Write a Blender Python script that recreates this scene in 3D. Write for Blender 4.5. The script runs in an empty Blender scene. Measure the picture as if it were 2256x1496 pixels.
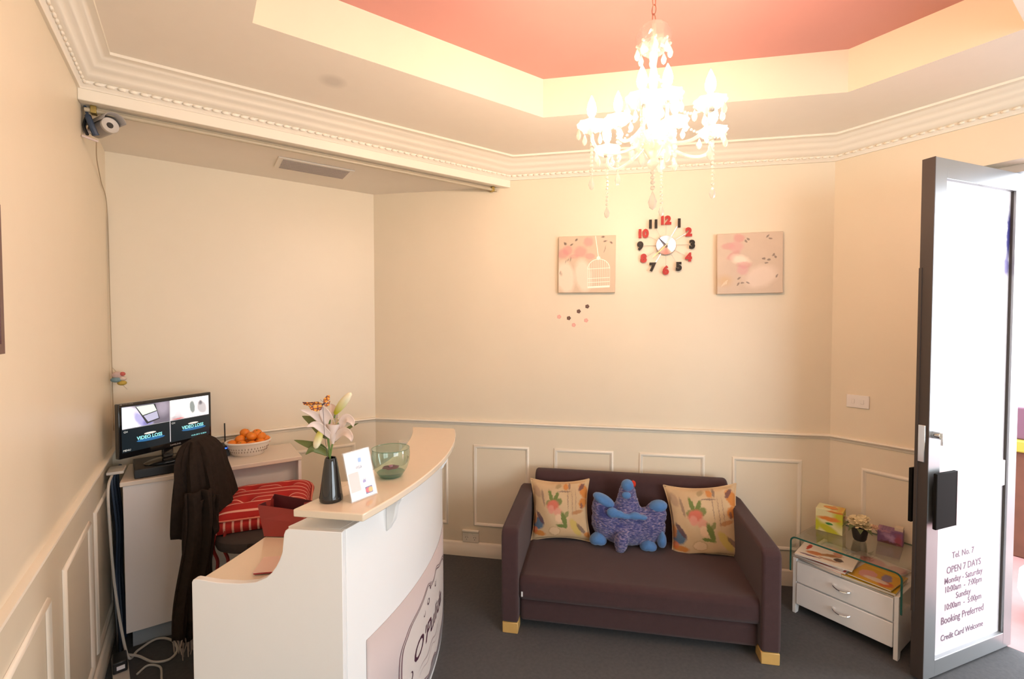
import bpy, bmesh, math, random
from math import sin, cos, pi, radians, sqrt, atan2
from mathutils import Vector, Matrix, geometry
random.seed(7)
scene = bpy.context.scene
COL = scene.collection

# ------------------------------------------------------------------ camera
cam_data = bpy.data.cameras.new('camera')
cam_data.sensor_width = 36.0
cam_data.sensor_fit = 'HORIZONTAL'
cam_data.lens = 1016.82 / 2256 * 36.0
cam_data.clip_start = 0.02
cam = bpy.data.objects.new('camera', cam_data)
COL.objects.link(cam)
_r = Vector((0.823739, -0.566968, -0.000730)); _u = Vector((0.016651, 0.022904, 0.999600)); _f = Vector((0.566724, 0.823421, -0.028307))
_m = Matrix((_r, _u, -_f)).transposed().to_4x4()
_m.translation = Vector((0, 0, 1.55))
cam.matrix_world = _m
scene.camera = cam

# ------------------------------------------------------------------ world, view, daylight
world = bpy.data.worlds.new('world')
scene.world = world
world.use_nodes = True
bg = world.node_tree.nodes['Background']
bg.inputs[0].default_value = (0.88, 0.92, 0.98, 1)
bg.inputs[1].default_value = 9.0
scene.view_settings.view_transform = 'Standard'
scene.view_settings.look = 'None'
scene.view_settings.gamma = 1.0
scene.view_settings.use_curve_mapping = False
scene.view_settings.exposure = 0.0
BULB = 370.0

def portal(loc, rot, sx, sy):
    l = bpy.data.lights.new('daylight_portal', 'AREA')
    l.shape = 'RECTANGLE'; l.size = sx; l.size_y = sy
    l.cycles.is_portal = True
    o = bpy.data.objects.new('daylight_portal', l)
    o.location = loc; o.rotation_euler = rot
    o['kind'] = 'helper'
    COL.objects.link(o)
portal((3.30, 0.10, 1.14), (0, radians(90), 0), 2.3, 0.9)
portal((1.55, -3.05, 1.30), (radians(90), 0, 0), 2.5, 1.9)

# ------------------------------------------------------------------ room numbers (metres)
XL, YB, XC, XR, YH = -0.3667, 3.1836, 1.0330, 3.0591, 2.5104
ZALC, ZD, ZC, ZT, ZR, CW = 2.4585, 0.9047, 2.4979, 2.6209, 2.8145, 0.1142
YR = YB - (XR - XC); XBH = XC + (YB - YH); YF = -2.9
DC = XC + YB                                    # diagonal wall: x + y = DC
S2 = sqrt(0.5)
def dg(u, v, z=0.0):                            # along the diagonal wall, out from it, up
    return Vector((DC / 2 + (u - v) * S2, DC / 2 + (-u - v) * S2, z))

# ------------------------------------------------------------------ materials
def mat(name, col, rough=0.5, metal=0.0, spec=0.5, bump=0.0, bscale=200.0, var=0.0, vscale=8.0, coat=0.0, sheen=0.0, emit=None, es=0.0, alpha=1.0):
    m = bpy.data.materials.new(name); m.use_nodes = True
    nt = m.node_tree; p = nt.nodes['Principled BSDF']
    p.inputs['Base Color'].default_value = (*col, 1)
    p.inputs['Roughness'].default_value = rough
    p.inputs['Metallic'].default_value = metal
    p.inputs['Specular IOR Level'].default_value = spec
    if coat: p.inputs['Coat Weight'].default_value = coat; p.inputs['Coat Roughness'].default_value = 0.05
    if sheen: p.inputs['Sheen Weight'].default_value = sheen
    if emit: p.inputs['Emission Color'].default_value = (*emit, 1); p.inputs['Emission Strength'].default_value = es
    tc = nt.nodes.new('ShaderNodeTexCoord')
    if var:
        n = nt.nodes.new('ShaderNodeTexNoise'); n.inputs['Scale'].default_value = vscale; n.inputs['Detail'].default_value = 4
        nt.links.new(tc.outputs['Object'], n.inputs['Vector'])
        mx = nt.nodes.new('ShaderNodeMix'); mx.data_type = 'RGBA'
        mx.inputs['A'].default_value = (*[c * (1 - var) for c in col], 1)
        mx.inputs['B'].default_value = (*[min(1, c * (1 + var)) for c in col], 1)
        nt.links.new(n.outputs['Fac'], mx.inputs['Factor']); nt.links.new(mx.outputs['Result'], p.inputs['Base Color'])
    if bump:
        n2 = nt.nodes.new('ShaderNodeTexNoise'); n2.inputs['Scale'].default_value = bscale; n2.inputs['Detail'].default_value = 3
        b = nt.nodes.new('ShaderNodeBump'); b.inputs['Strength'].default_value = bump; b.inputs['Distance'].default_value = 0.002
        nt.links.new(tc.outputs['Object'], n2.inputs['Vector']); nt.links.new(n2.outputs['Fac'], b.inputs['Height'])
        nt.links.new(b.outputs['Normal'], p.inputs['Normal'])
    return m

def clear_mat(name, tint, gloss=0.12, milk=0.0, milkcol=(1, 1, 1)):
    """thin clear material: tinted see-through, a mirror coat that grows at grazing angles, a little milkiness"""
    m = bpy.data.materials.new(name); m.use_nodes = True
    nt = m.node_tree; nt.nodes.clear()
    out = nt.nodes.new('ShaderNodeOutputMaterial')
    tr = nt.nodes.new('ShaderNodeBsdfTransparent'); tr.inputs[0].default_value = (*tint, 1)
    gl = nt.nodes.new('ShaderNodeBsdfGlossy'); gl.inputs['Roughness'].default_value = 0.03
    lw = nt.nodes.new('ShaderNodeLayerWeight'); lw.inputs['Blend'].default_value = 0.35
    mr = nt.nodes.new('ShaderNodeMapRange'); mr.inputs['To Min'].default_value = gloss * 0.4; mr.inputs['To Max'].default_value = min(1, gloss * 4)
    nt.links.new(lw.outputs['Facing'], mr.inputs['Value'])
    mx = nt.nodes.new('ShaderNodeMixShader'); nt.links.new(mr.outputs[0], mx.inputs[0])
    nt.links.new(tr.outputs[0], mx.inputs[1]); nt.links.new(gl.outputs[0], mx.inputs[2])
    last = mx
    if milk:
        df = nt.nodes.new('ShaderNodeBsdfTranslucent'); df.inputs[0].default_value = (*milkcol, 1)
        d2 = nt.nodes.new('ShaderNodeBsdfDiffuse'); d2.inputs[0].default_value = (*milkcol, 1)
        m2 = nt.nodes.new('ShaderNodeMixShader'); m2.inputs[0].default_value = 0.5
        nt.links.new(df.outputs[0], m2.inputs[1]); nt.links.new(d2.outputs[0], m2.inputs[2])
        m3 = nt.nodes.new('ShaderNodeMixShader'); m3.inputs[0].default_value = milk
        nt.links.new(mx.outputs[0], m3.inputs[1]); nt.links.new(m2.outputs[0], m3.inputs[2]); last = m3
    nt.links.new(last.outputs[0], out.inputs[0])
    return m

def print_mat(name, base, blobs, axis='xz', rough=0.6, dist=0.0, dscale=30.0, var=0.06, emit=False, es=1.0, lines=None, coat=0.0, basegrad=None):
    """a printed surface: soft-edged shapes (cx, cy, rx, ry, angle, colour, softness, strength) over a base colour, in object metres"""
    m = bpy.data.materials.new(name); m.use_nodes = True
    nt = m.node_tree; p = nt.nodes['Principled BSDF']; L = nt.links
    p.inputs['Roughness'].default_value = rough
    if coat: p.inputs['Coat Weight'].default_value = coat; p.inputs['Coat Roughness'].default_value = 0.05
    tc = nt.nodes.new('ShaderNodeTexCoord')
    sx = nt.nodes.new('ShaderNodeSeparateXYZ'); L.new(tc.outputs['Object'], sx.inputs[0])
    cb = nt.nodes.new('ShaderNodeCombineXYZ')
    L.new(sx.outputs['XYZ'.index(axis[0].upper())], cb.inputs[0]); L.new(sx.outputs['XYZ'.index(axis[1].upper())], cb.inputs[1])
    vec = cb.outputs[0]
    if dist:
        n = nt.nodes.new('ShaderNodeTexNoise'); n.inputs['Scale'].default_value = dscale; L.new(vec, n.inputs['Vector'])
        s = nt.nodes.new('ShaderNodeVectorMath'); s.operation = 'SUBTRACT'; s.inputs[1].default_value = (0.5, 0.5, 0.5); L.new(n.outputs['Color'], s.inputs[0])
        k = nt.nodes.new('ShaderNodeVectorMath'); k.operation = 'SCALE'; k.inputs['Scale'].default_value = dist; L.new(s.outputs[0], k.inputs[0])
        f = nt.nodes.new('ShaderNodeVectorMath'); f.operation = 'MULTIPLY'; f.inputs[1].default_value = (1, 1, 0); L.new(k.outputs[0], f.inputs[0])
        a = nt.nodes.new('ShaderNodeVectorMath'); a.operation = 'ADD'; L.new(vec, a.inputs[0]); L.new(f.outputs[0], a.inputs[1])
        vec = a.outputs[0]
    nv = nt.nodes.new('ShaderNodeTexNoise'); nv.inputs['Scale'].default_value = 14; L.new(cb.outputs[0], nv.inputs['Vector'])
    mx = nt.nodes.new('ShaderNodeMix'); mx.data_type = 'RGBA'
    mx.inputs['A'].default_value = (*[c * (1 - var) for c in base], 1)
    b2 = basegrad or [min(1, c * (1 + var)) for c in base]
    mx.inputs['B'].default_value = (*b2, 1); L.new(nv.outputs['Fac'], mx.inputs['Factor'])
    cur = mx.outputs['Result']
    if lines:
        lx, freq, colr, wid = lines
        w = nt.nodes.new('ShaderNodeTexWave'); w.wave_type = 'BANDS'; w.bands_direction = lx; w.inputs['Scale'].default_value = freq; L.new(vec, w.inputs['Vector'])
        g = nt.nodes.new('ShaderNodeMath'); g.operation = 'GREATER_THAN'; g.inputs[1].default_value = wid; L.new(w.outputs['Fac'], g.inputs[0])
        x = nt.nodes.new('ShaderNodeMix'); x.data_type = 'RGBA'; L.new(g.outputs[0], x.inputs['Factor']); L.new(cur, x.inputs['A']); x.inputs['B'].default_value = (*colr, 1)
        cur = x.outputs['Result']
    for b in blobs:
        cx, cy, rx, ry, ang, colr = b[:6]; soft = b[6] if len(b) > 6 else 0.15; st = b[7] if len(b) > 7 else 1.0
        mp = nt.nodes.new('ShaderNodeMapping'); mp.vector_type = 'TEXTURE'
        mp.inputs['Location'].default_value = (cx, cy, 0); mp.inputs['Rotation'].default_value = (0, 0, radians(ang)); mp.inputs['Scale'].default_value = (rx, ry, 1)
        L.new(vec, mp.inputs['Vector'])
        ln = nt.nodes.new('ShaderNodeVectorMath'); ln.operation = 'LENGTH'; L.new(mp.outputs[0], ln.inputs[0])
        mr = nt.nodes.new('ShaderNodeMapRange'); mr.inputs['From Min'].default_value = 1 + soft; mr.inputs['From Max'].default_value = 1 - soft
        mr.inputs['To Max'].default_value = st; L.new(ln.outputs['Value'], mr.inputs['Value'])
        x = nt.nodes.new('ShaderNodeMix'); x.data_type = 'RGBA'; L.new(mr.outputs[0], x.inputs['Factor']); L.new(cur, x.inputs['A']); x.inputs['B'].default_value = (*colr, 1)
        cur = x.outputs['Result']
    L.new(cur, p.inputs['Base Color'])
    if emit:
        L.new(cur, p.inputs['Emission Color']); p.inputs['Emission Strength'].default_value = es
    return m

M = dict(
    wall=mat('wall_paint', (0.775, 0.685, 0.53), 0.42, var=0.02, bump=0.05, bscale=90),
    ceil=mat('ceiling_paint', (0.90, 0.83, 0.73), 0.6, var=0.02),
    pink=mat('pink_ceiling_paint', (0.61, 0.29, 0.255), 0.6, var=0.03),
    trim=mat('gloss_trim_paint', (0.85, 0.78, 0.66), 0.35),
    carpet=mat('charcoal_carpet', (0.100, 0.100, 0.104), 0.95, spec=0.1, bump=1.0, bscale=420, var=0.22, vscale=60),
    white=mat('white_laminate', (0.90, 0.89, 0.88), 0.3, var=0.01),
    cream=mat('cream_worktop', (0.80, 0.68, 0.53), 0.16, var=0.02, vscale=30, coat=0.3),
    grey=mat('grey_laminate', (0.90, 0.83, 0.79), 0.4),
    sofa=mat('dark_aubergine_fabric', (0.066, 0.034, 0.035), 0.92, spec=0.15, bump=0.8, bscale=900, var=0.12, vscale=40, sheen=0.15),
    wood=mat('pale_wood', (0.62, 0.38, 0.12), 0.5, var=0.1, vscale=30),
    black=mat('black_plastic', (0.012, 0.012, 0.013), 0.3),
    gloss=mat('gloss_black', (0.008, 0.008, 0.009), 0.06, coat=0.5),
    chrome=mat('chrome', (0.8, 0.8, 0.8), 0.12, metal=1.0),
    alu=mat('grey_aluminium', (0.33, 0.34, 0.35), 0.35, metal=0.55, var=0.04),
    bronze=mat('dark_door_edge', (0.055, 0.042, 0.036), 0.5),
    blackcloth=mat('black_knit', (0.026, 0.018, 0.014), 0.95, spec=0.1, bump=0.8, bscale=500, var=0.3, vscale=50),
    film=mat('white_film', (0.88, 0.84, 0.86), 0.22, var=0.015, vscale=5),
    ink=mat('dark_ink', (0.06, 0.045, 0.06), 0.6),
    cable_w=mat('white_cable', (0.62, 0.58, 0.52), 0.45),
    cable_b=mat('dark_blue_cable', (0.03, 0.05, 0.09), 0.5),
    glass=clear_mat('clear_glass', (0.97, 0.99, 0.98), 0.10),
    pane=clear_mat('window_glass', (0.96, 0.98, 0.98), 0.06),
    green=clear_mat('green_glass', (0.80, 0.93, 0.88), 0.14, 0.03, (0.4, 0.8, 0.7)),
    greenedge=mat('green_glass_edge', (0.03, 0.13, 0.10), 0.1, coat=0.4),
    crystal=clear_mat('crystal', (0.92, 0.93, 0.92), 0.22, 0.30, (1, 0.95, 0.85)),
    acrylic=clear_mat('clear_acrylic', (0.97, 0.96, 0.95), 0.035, 0.02),
    rail=mat('beige_rail', (0.50, 0.43, 0.31), 0.4),
)

# ------------------------------------------------------------------ mesh helpers
class MB:
    def __init__(s): s.v = []; s.f = []; s.m = []
    def add(s, vs, fs, mi=0):
        k = len(s.v); s.v += [tuple(v) for v in vs]; s.f += [tuple(i + k for i in f) for f in fs]; s.m += [mi] * len(fs); return s
    def merge(s, o, fn=None, mi=None):
        k = len(s.v); s.v += [tuple(fn(Vector(v))) if fn else v for v in o.v]; s.f += [tuple(i + k for i in f) for f in o.f]
        s.m += o.m if mi is None else [mi] * len(o.f); return s
    def box(s, x0, x1, y0, y1, z0, z1, mi=0, fn=None):
        vs = [Vector((x, y, z)) for x in (x0, x1) for y in (y0, y1) for z in (z0, z1)]
        if fn: vs = [fn(v) for v in vs]
        return s.add(vs, [(0, 1, 3, 2), (4, 6, 7, 5), (0, 4, 5, 1), (2, 3, 7, 6), (0, 2, 6, 4), (1, 5, 7, 3)], mi)
    def tube(s, pts, r, n=8, mi=0, cap=True, flat=1.0):
        pts = [Vector(p) for p in pts]; N = len(pts)
        rs = r if isinstance(r, (list, tuple)) else [r] * N
        vs = []; up = None
        for i, p in enumerate(pts):
            t = (pts[min(i + 1, N - 1)] - pts[max(i - 1, 0)]).normalized()
            if up is None:
                a = Vector((0, 0, 1)) if abs(t.z) < 0.9 else Vector((1, 0, 0)); up = (a - t * a.dot(t)).normalized()
            else:
                up = up - t * up.dot(t); up = up.normalized() if up.length > 1e-6 else t.orthogonal().normalized()
            b = t.cross(up)
            for k in range(n):
                a = 2 * pi * k / n; vs.append(p + up * cos(a) * rs[i] + b * sin(a) * rs[i] * flat)
        fs = [(i * n + k, i * n + (k + 1) % n, (i + 1) * n + (k + 1) % n, (i + 1) * n + k) for i in range(N - 1) for k in range(n)]
        if cap: fs += [tuple(range(n))[::-1], tuple((N - 1) * n + k for k in range(n))]
        return s.add(vs, fs, mi)
    def lathe(s, prof, n=24, c=(0, 0, 0), mi=0, fn=None, wob=None):
        c = Vector(c); vs = []
        for (r, z) in prof:
            for k in range(n):
                a = 2 * pi * k / n; rr = r * (wob(a, z) if wob else 1)
                v = Vector((rr * cos(a), rr * sin(a), z)); vs.append((fn(v) if fn else v) + c)
        P = len(prof)
        fs = [(i * n + k, i * n + (k + 1) % n, (i + 1) * n + (k + 1) % n, (i + 1) * n + k) for i in range(P - 1) for k in range(n)]
        if prof[0][0] > 1e-5: fs.append(tuple(range(n))[::-1])
        if prof[-1][0] > 1e-5: fs.append(tuple((P - 1) * n + k for k in range(n)))
        return s.add(vs, fs, mi)
    def sph(s, c, r, nu=14, nv=9, mi=0, fn=None):
        r = (r, r, r) if not isinstance(r, (tuple, list)) else r; c = Vector(c)
        vs = []
        for j in range(nv + 1):
            th = pi * j / nv
            for i in range(nu):
                a = 2 * pi * i / nu; v = Vector((r[0] * sin(th) * cos(a), r[1] * sin(th) * sin(a), r[2] * cos(th))); vs.append((fn(v) if fn else v) + c)
        fs = [(j * nu + i, (j + 1) * nu + i, (j + 1) * nu + (i + 1) % nu, j * nu + (i + 1) % nu) for j in range(nv) for i in range(nu)]
        return s.add(vs, fs, mi)
    def prism(s, poly, z0, z1, mi=0, fn=None):
        n = len(poly); vs = [Vector((x, y, z0)) for x, y in poly] + [Vector((x, y, z1)) for x, y in poly]
        if fn: vs = [fn(v) for v in vs]
        fs = [tuple(range(n))[::-1], tuple(range(n, 2 * n))] + [(k, (k + 1) % n, n + (k + 1) % n, n + k) for k in range(n)]
        return s.add(vs, fs, mi)
    def grid(s, fn, nu, nv, mi=0, closeu=False):
        vs = [fn(i / nu, j / nv) for j in range(nv + 1) for i in range(nu + (0 if closeu else 1))]
        w = nu if closeu else nu + 1
        fs = [(j * w + i, j * w + (i + 1) % w, (j + 1) * w + (i + 1) % w, (j + 1) * w + i) for j in range(nv) for i in range(nu)]
        return s.add(vs, fs, mi)
    def sweep(s, path, prof, closed=False, mi=0):
        """profile (offset to the right of the path, z) swept with mitred corners along a plan polyline"""
        P = [Vector(p) for p in path]; n = len(P); k = len(prof); vs = []
        for i in range(n):
            a = P[i - 1] if (i > 0 or closed) else None; b = P[(i + 1) % n] if (i < n - 1 or closed) else None
            d1 = (P[i] - a).normalized() if a is not None else None; d2 = (b - P[i]).normalized() if b is not None else None
            d1 = d1 or d2; d2 = d2 or d1
            n1 = Vector((d1.y, -d1.x)); n2 = Vector((d2.y, -d2.x)); mm = (n1 + n2); mm = mm / max(0.2, (1 + n1.dot(n2)))
            for o, z in prof: vs.append((P[i].x + mm.x * o, P[i].y + mm.y * o, z))
        fs = []
        for i in range(n if closed else n - 1):
            j = (i + 1) % n
            for q in range(k): fs.append((i * k + q, j * k + q, j * k + (q + 1) % k, i * k + (q + 1) % k))
        if not closed: fs += [tuple(range(k)), tuple((n - 1) * k + q for q in range(k))[::-1]]
        return s.add(vs, fs, mi)
    def build(s, name, mats, parent=None, smooth=True, bevel=0.0, bseg=2, sub=0, solid=0.0, weld=False, loc=None, rot=None, ang=38, remesh=0.0):
        me = bpy.data.meshes.new(name); me.from_pydata(s.v, [], s.f)
        for m in (mats if isinstance(mats, (list, tuple)) else [mats]): me.materials.append(m)
        me.polygons.foreach_set('material_index', s.m)
        bm = bmesh.new(); bm.from_mesh(me)
        bmesh.ops.remove_doubles(bm, verts=bm.verts, dist=1e-6 if not weld else 1e-4)
        bmesh.ops.dissolve_degenerate(bm, dist=1e-7, edges=bm.edges)
        bmesh.ops.recalc_face_normals(bm, faces=bm.faces); bm.to_mesh(me); bm.free()
        if smooth:
            me.shade_smooth()
            if not (sub or remesh): me.set_sharp_from_angle(angle=radians(ang))
        o = bpy.data.objects.new(name, me); COL.objects.link(o)
        if parent: o.parent = parent
        if loc is not None: o.location = loc
        if rot is not None: o.rotation_euler = rot
        if remesh:
            r = o.modifiers.new('r', 'REMESH'); r.mode = 'VOXEL'; r.voxel_size = remesh; r.use_smooth_shade = True
            q = o.modifiers.new('s', 'SMOOTH'); q.iterations = 6; q.factor = 0.6
        if solid: q = o.modifiers.new('t', 'SOLIDIFY'); q.thickness = solid; q.offset = 0
        if bevel: q = o.modifiers.new('b', 'BEVEL'); q.width = bevel; q.segments = bseg; q.limit_method = 'ANGLE'; q.angle_limit = radians(40)
        if sub: q = o.modifiers.new('u', 'SUBSURF'); q.levels = sub; q.render_levels = sub
        return o

def text_mb(txt, size, ext=0.0, off=0.0, shear=0.0, align='CENTER', xs=1.0):
    cu = bpy.data.curves.new('t', 'FONT'); cu.body = txt; cu.size = size; cu.extrude = ext; cu.offset = off; cu.shear = shear; cu.align_x = align; cu.resolution_u = 3
    o = bpy.data.objects.new('t', cu); COL.objects.link(o)
    dgp = bpy.context.evaluated_depsgraph_get()
    me = bpy.data.meshes.new_from_object(o.evaluated_get(dgp))
    b = MB(); b.add([(v.co.x * xs, v.co.y, v.co.z) for v in me.vertices], [tuple(p.vertices) for p in me.polygons])
    bpy.data.objects.remove(o); bpy.data.curves.remove(cu); bpy.data.meshes.remove(me)
    return b

def tag(o, label=None, cat=None, group=None, kind=None):
    if label: o['label'] = label
    if cat: o['category'] = cat
    if group: o['group'] = group
    if kind: o['kind'] = kind
    return o
def thing(name, label, cat, loc=(0, 0, 0), rz=0.0, group=None):
    o = bpy.data.objects.new(name, None); COL.objects.link(o); o.location = loc; o.rotation_euler = (0, 0, rz)
    o.empty_display_size = 0.05
    return tag(o, label, cat, group)
def struct(name, b, m, **k): return tag(b.build(name, m, **k), kind='structure')
def bez(p0, p1, p2, p3, n=12):
    p0, p1, p2, p3 = map(Vector, (p0, p1, p2, p3))
    return [p0 * (1 - t) ** 3 + p1 * 3 * t * (1 - t) ** 2 + p2 * 3 * t * t * (1 - t) + p3 * t ** 3 for t in [i / n for i in range(n + 1)]]
def spl(pts, n=6):
    P = [Vector(p) for p in pts]; P = [P[0] * 2 - P[1]] + P + [P[-1] * 2 - P[-2]]; out = []
    for i in range(1, len(P) - 2):
        for k in range(n):
            t = k / n; a, b, c, d = P[i - 1], P[i], P[i + 1], P[i + 2]
            out.append(0.5 * ((2 * b) + (c - a) * t + (2 * a - 5 * b + 4 * c - d) * t * t + (3 * b - a - 3 * c + d) * t ** 3))
    return out + [P[-2]]
def DF(u0=0.0, v0=0.0):                          # mapping: x along the diagonal wall, y out from it
    return lambda p: dg(u0 + p.x, v0 + p.y, p.z)

# ------------------------------------------------------------------ room shell
OY0, OY1, OZ = -0.36, 0.56, 2.30                 # door opening in the right wall
WX0, WX1, WZ0, WZ1 = 0.30, 2.80, 0.35, 2.25       # shop window in the front wall, behind the camera
struct('floor', MB().box(-0.5, 3.22, -3.05, 3.35, -0.1, 0.0), M['carpet'], smooth=False)
struct('wall_left', MB().box(XL - 0.12, XL, YF - 0.12, YB + 0.12, 0, 3.0), M['wall'], smooth=False)
struct('wall_back', MB().prism([(XL, YB), (XC, YB), (XC + 0.05, YB + 0.12), (XL, YB + 0.12)], 0, 2.75), M['wall'], smooth=False)
struct('wall_diagonal', MB().prism([(XC, YB), (XR, YR), (XR + 0.1, YR + 0.07), (XC + 0.05, YB + 0.12)], 0, 3.0), M['wall'], smooth=False)
struct('wall_front', MB().box(XL, WX0, YF - 0.12, YF, 0, 3.0).box(WX1, XR + 0.16, YF - 0.12, YF, 0, 3.0).box(WX0, WX1, YF - 0.12, YF, 0, WZ0).box(WX0, WX1, YF - 0.12, YF, WZ1, 3.0), M['wall'], smooth=False)
b = MB()
b.box(XR, XR + 0.16, OY1, YR + 0.08, 0, 3.0)
b.box(XR, XR + 0.16, OY0, OY1, OZ, 3.0)
b.box(XR, XR + 0.16, YF, OY0, 0, 3.0)
struct('wall_right', b, M['wall'], smooth=False)

# soffit with the tray opening
TX0, TX1, TY0, TY1, TD = 0.187, 2.483, 0.342, 1.8846, 3.3764
tray = [(TX0, TY0), (TX1, TY0), (TX1, TD - TX1), (TD - TY1, TY1), (TX0, TY1)]
room = [(XL, YF), (XR, YF), (XR, YR), (XBH, YH), (XL, YH)]
pts = [Vector((x, y, ZT)) for x, y in room] + [Vector((x, y, ZT)) for x, y in tray]
tri = geometry.tessellate_polygon([pts[:5], pts[5:]])
def stain_ceiling():
    return print_mat('soffit_paint', (0.90, 0.83, 0.73), [(0.517, 2.131, 0.045, 0.045, 0, (0.62, 0.57, 0.50), 0.45, 0.6)], 'xy', 0.6, var=0.015)
struct('ceiling', MB().add(pts, tri), stain_ceiling(), smooth=False)
b = MB()
for i in range(5):
    (x0, y0), (x1, y1) = tray[i], tray[(i + 1) % 5]
    b.add([(x0, y0, ZT), (x1, y1, ZT), (x1, y1, ZR), (x0, y0, ZR)], [(0, 1, 2, 3)])
struct('ceiling', b, M['wall'], smooth=False)
struct('ceiling', MB().prism(tray, ZR, ZR + 0.05), M['pink'], smooth=False)
struct('ceiling', MB().box(-0.6, 3.3, -3.1, 3.4, 3.0, 3.05), M['ceil'], smooth=False)
struct('ceiling', MB().prism([(XL, YH), (XBH, YH), (XC, YB), (XL, YB)], ZALC, ZT + 0.02), M['ceil'], smooth=False)
struct('trim_1', MB().prism([(XL, YH - 0.006), (XBH + 0.006, YH - 0.006), (XBH - 0.03, YH + 0.03), (XL, YH + 0.03)], ZALC - 0.006, ZC + 0.012), M['trim'], bevel=0.003)

# cornice
prof = [(0, ZC - 0.0), (0.010, ZC), (0.014, ZC + 0.010), (0.020, ZC + 0.014), (0.022, ZC + 0.030), (0.034, ZC + 0.034), (0.040, ZC + 0.052), (0.052, ZC + 0.064),
        (0.058, ZC + 0.066), (0.062, ZC + 0.080), (0.076, ZC + 0.092), (0.082, ZC + 0.094), (0.086, ZC + 0.106), (0.098, ZC + 0.110), (CW, ZC + 0.112), (CW, ZT), (0, ZT)]
cpath = [(XL, YF), (XL, YH), (XBH, YH), (XR, YR), (XR, YF)]
b = MB().sweep(cpath, prof, closed=True)
for (a, c) in zip(cpath, cpath[1:]):
    a, c = Vector(a), Vector(c); d = (c - a); L = d.length; d.normalize(); nn = Vector((d.y, -d.x))
    n = int(L / 0.036)
    for i in range(n):
        q = a + d * (0.03 + (L - 0.06) * i / (n - 1)) + nn * 0.024
        dd, n2 = d, nn
        b.sph((q.x, q.y, ZC + 0.022), (0.014, 0.0060, 0.0075), 7, 5, fn=lambda v: Vector((dd.x * v.x + n2.x * v.y, dd.y * v.x + n2.y * v.y, v.z)))
struct('trim_2', b, M['trim'], ang=60)

# dado rail and skirting
dprof = [(0, ZD - 0.018), (0.006, ZD - 0.016), (0.010, ZD - 0.006), (0.018, ZD - 0.002), (0.022, ZD + 0.006), (0.020, ZD + 0.012), (0.010, ZD + 0.014), (0, ZD + 0.014)]
sprof = [(0, 0), (0.016, 0), (0.016, 0.062), (0.011, 0.070), (0.011, 0.082), (0.005, 0.092), (0, 0.094)]
p1 = [(XL, YF), (XL, YB), (XC, YB), (XR, YR), (XR, OY1 + 0.0)]
struct('trim_3', MB().sweep(p1, dprof), M['trim'])
struct('baseboard_left', MB().sweep(p1[:2], sprof), M['trim'])
struct('baseboard_back', MB().sweep(p1[1:4], sprof), M['trim'])
struct('baseboard_right', MB().sweep(p1[3:], sprof), M['trim'])

# wainscot panel mouldings
def moulding(b, fn, a0, a1, z0, z1):
    w = 0.024
    mp = [(0, 0), (0.004, 0.008), (0.010, 0.011), (0.017, 0.008), (w, 0.0)]
    ring = []
    for (cx, cz, sx, sz) in ((a0, z0, 1, 1), (a1, z0, -1, 1), (a1, z1, -1, -1), (a0, z1, 1, -1)):
        for o, h in mp: ring.append(fn(cx + sx * o, cz + sz * o, h))
    k = len(mp); fs = [(i * k + q, ((i + 1) % 4) * k + q, ((i + 1) % 4) * k + q + 1, i * k + q + 1) for i in range(4) for q in range(k - 1)]
    b.add(ring, fs)
b = MB()
for (u0, u1) in ((-1.351, -0.992), (-0.815, -0.436), (-0.275, 0.106), (0.262, 0.654), (0.81, 1.197)):
    moulding(b, lambda a, z, h: dg(a, h + 0.0005, z), u0, u1, 0.206, 0.758)
struct('trim_4', b, M['trim'])
b = MB()
for y1 in (3.06, 2.50, 1.86, 1.25, 0.64, 0.03, -0.58, -1.19, -1.8):
    moulding(b, lambda a, z, h: Vector((XL + h + 0.0005, a, z)), y1 - 0.46, y1, 0.145, 0.762)
struct('trim_5', b, M['trim'])
b = MB()
for x0, x1 in ((-0.20, 0.33), (0.52, 0.893)): moulding(b, lambda a, z, h: Vector((a, YB - h - 0.0005, z)), x0, x1, 0.206, 0.759)
struct('trim_6', b, M['trim'])
b = MB(); moulding(b, lambda a, z, h: Vector((XR - h - 0.0005, a, z)), 0.62, 1.0, 0.206, 0.76)
struct('trim_7', b, M['trim'])

# shop window behind the camera
w = MB().box(WX0, WX1, YF - 0.09, YF - 0.03, WZ0, WZ0 + 0.05).box(WX0, WX1, YF - 0.09, YF - 0.03, WZ1 - 0.05, WZ1)
for x in (WX0, 1.525, WX1 - 0.05): w.box(x, x + 0.05, YF - 0.09, YF - 0.03, WZ0 + 0.05, WZ1 - 0.05)
w = struct('window_1', w, M['alu'], smooth=False)
MB().box(WX0 + 0.05, 1.525, YF - 0.063, YF - 0.057, WZ0 + 0.05, WZ1 - 0.05).build('pane', M['pane'], w, smooth=False)
MB().box(1.575, WX1 - 0.05, YF - 0.063, YF - 0.057, WZ0 + 0.05, WZ1 - 0.05).build('pane', M['pane'], w, smooth=False)

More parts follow.
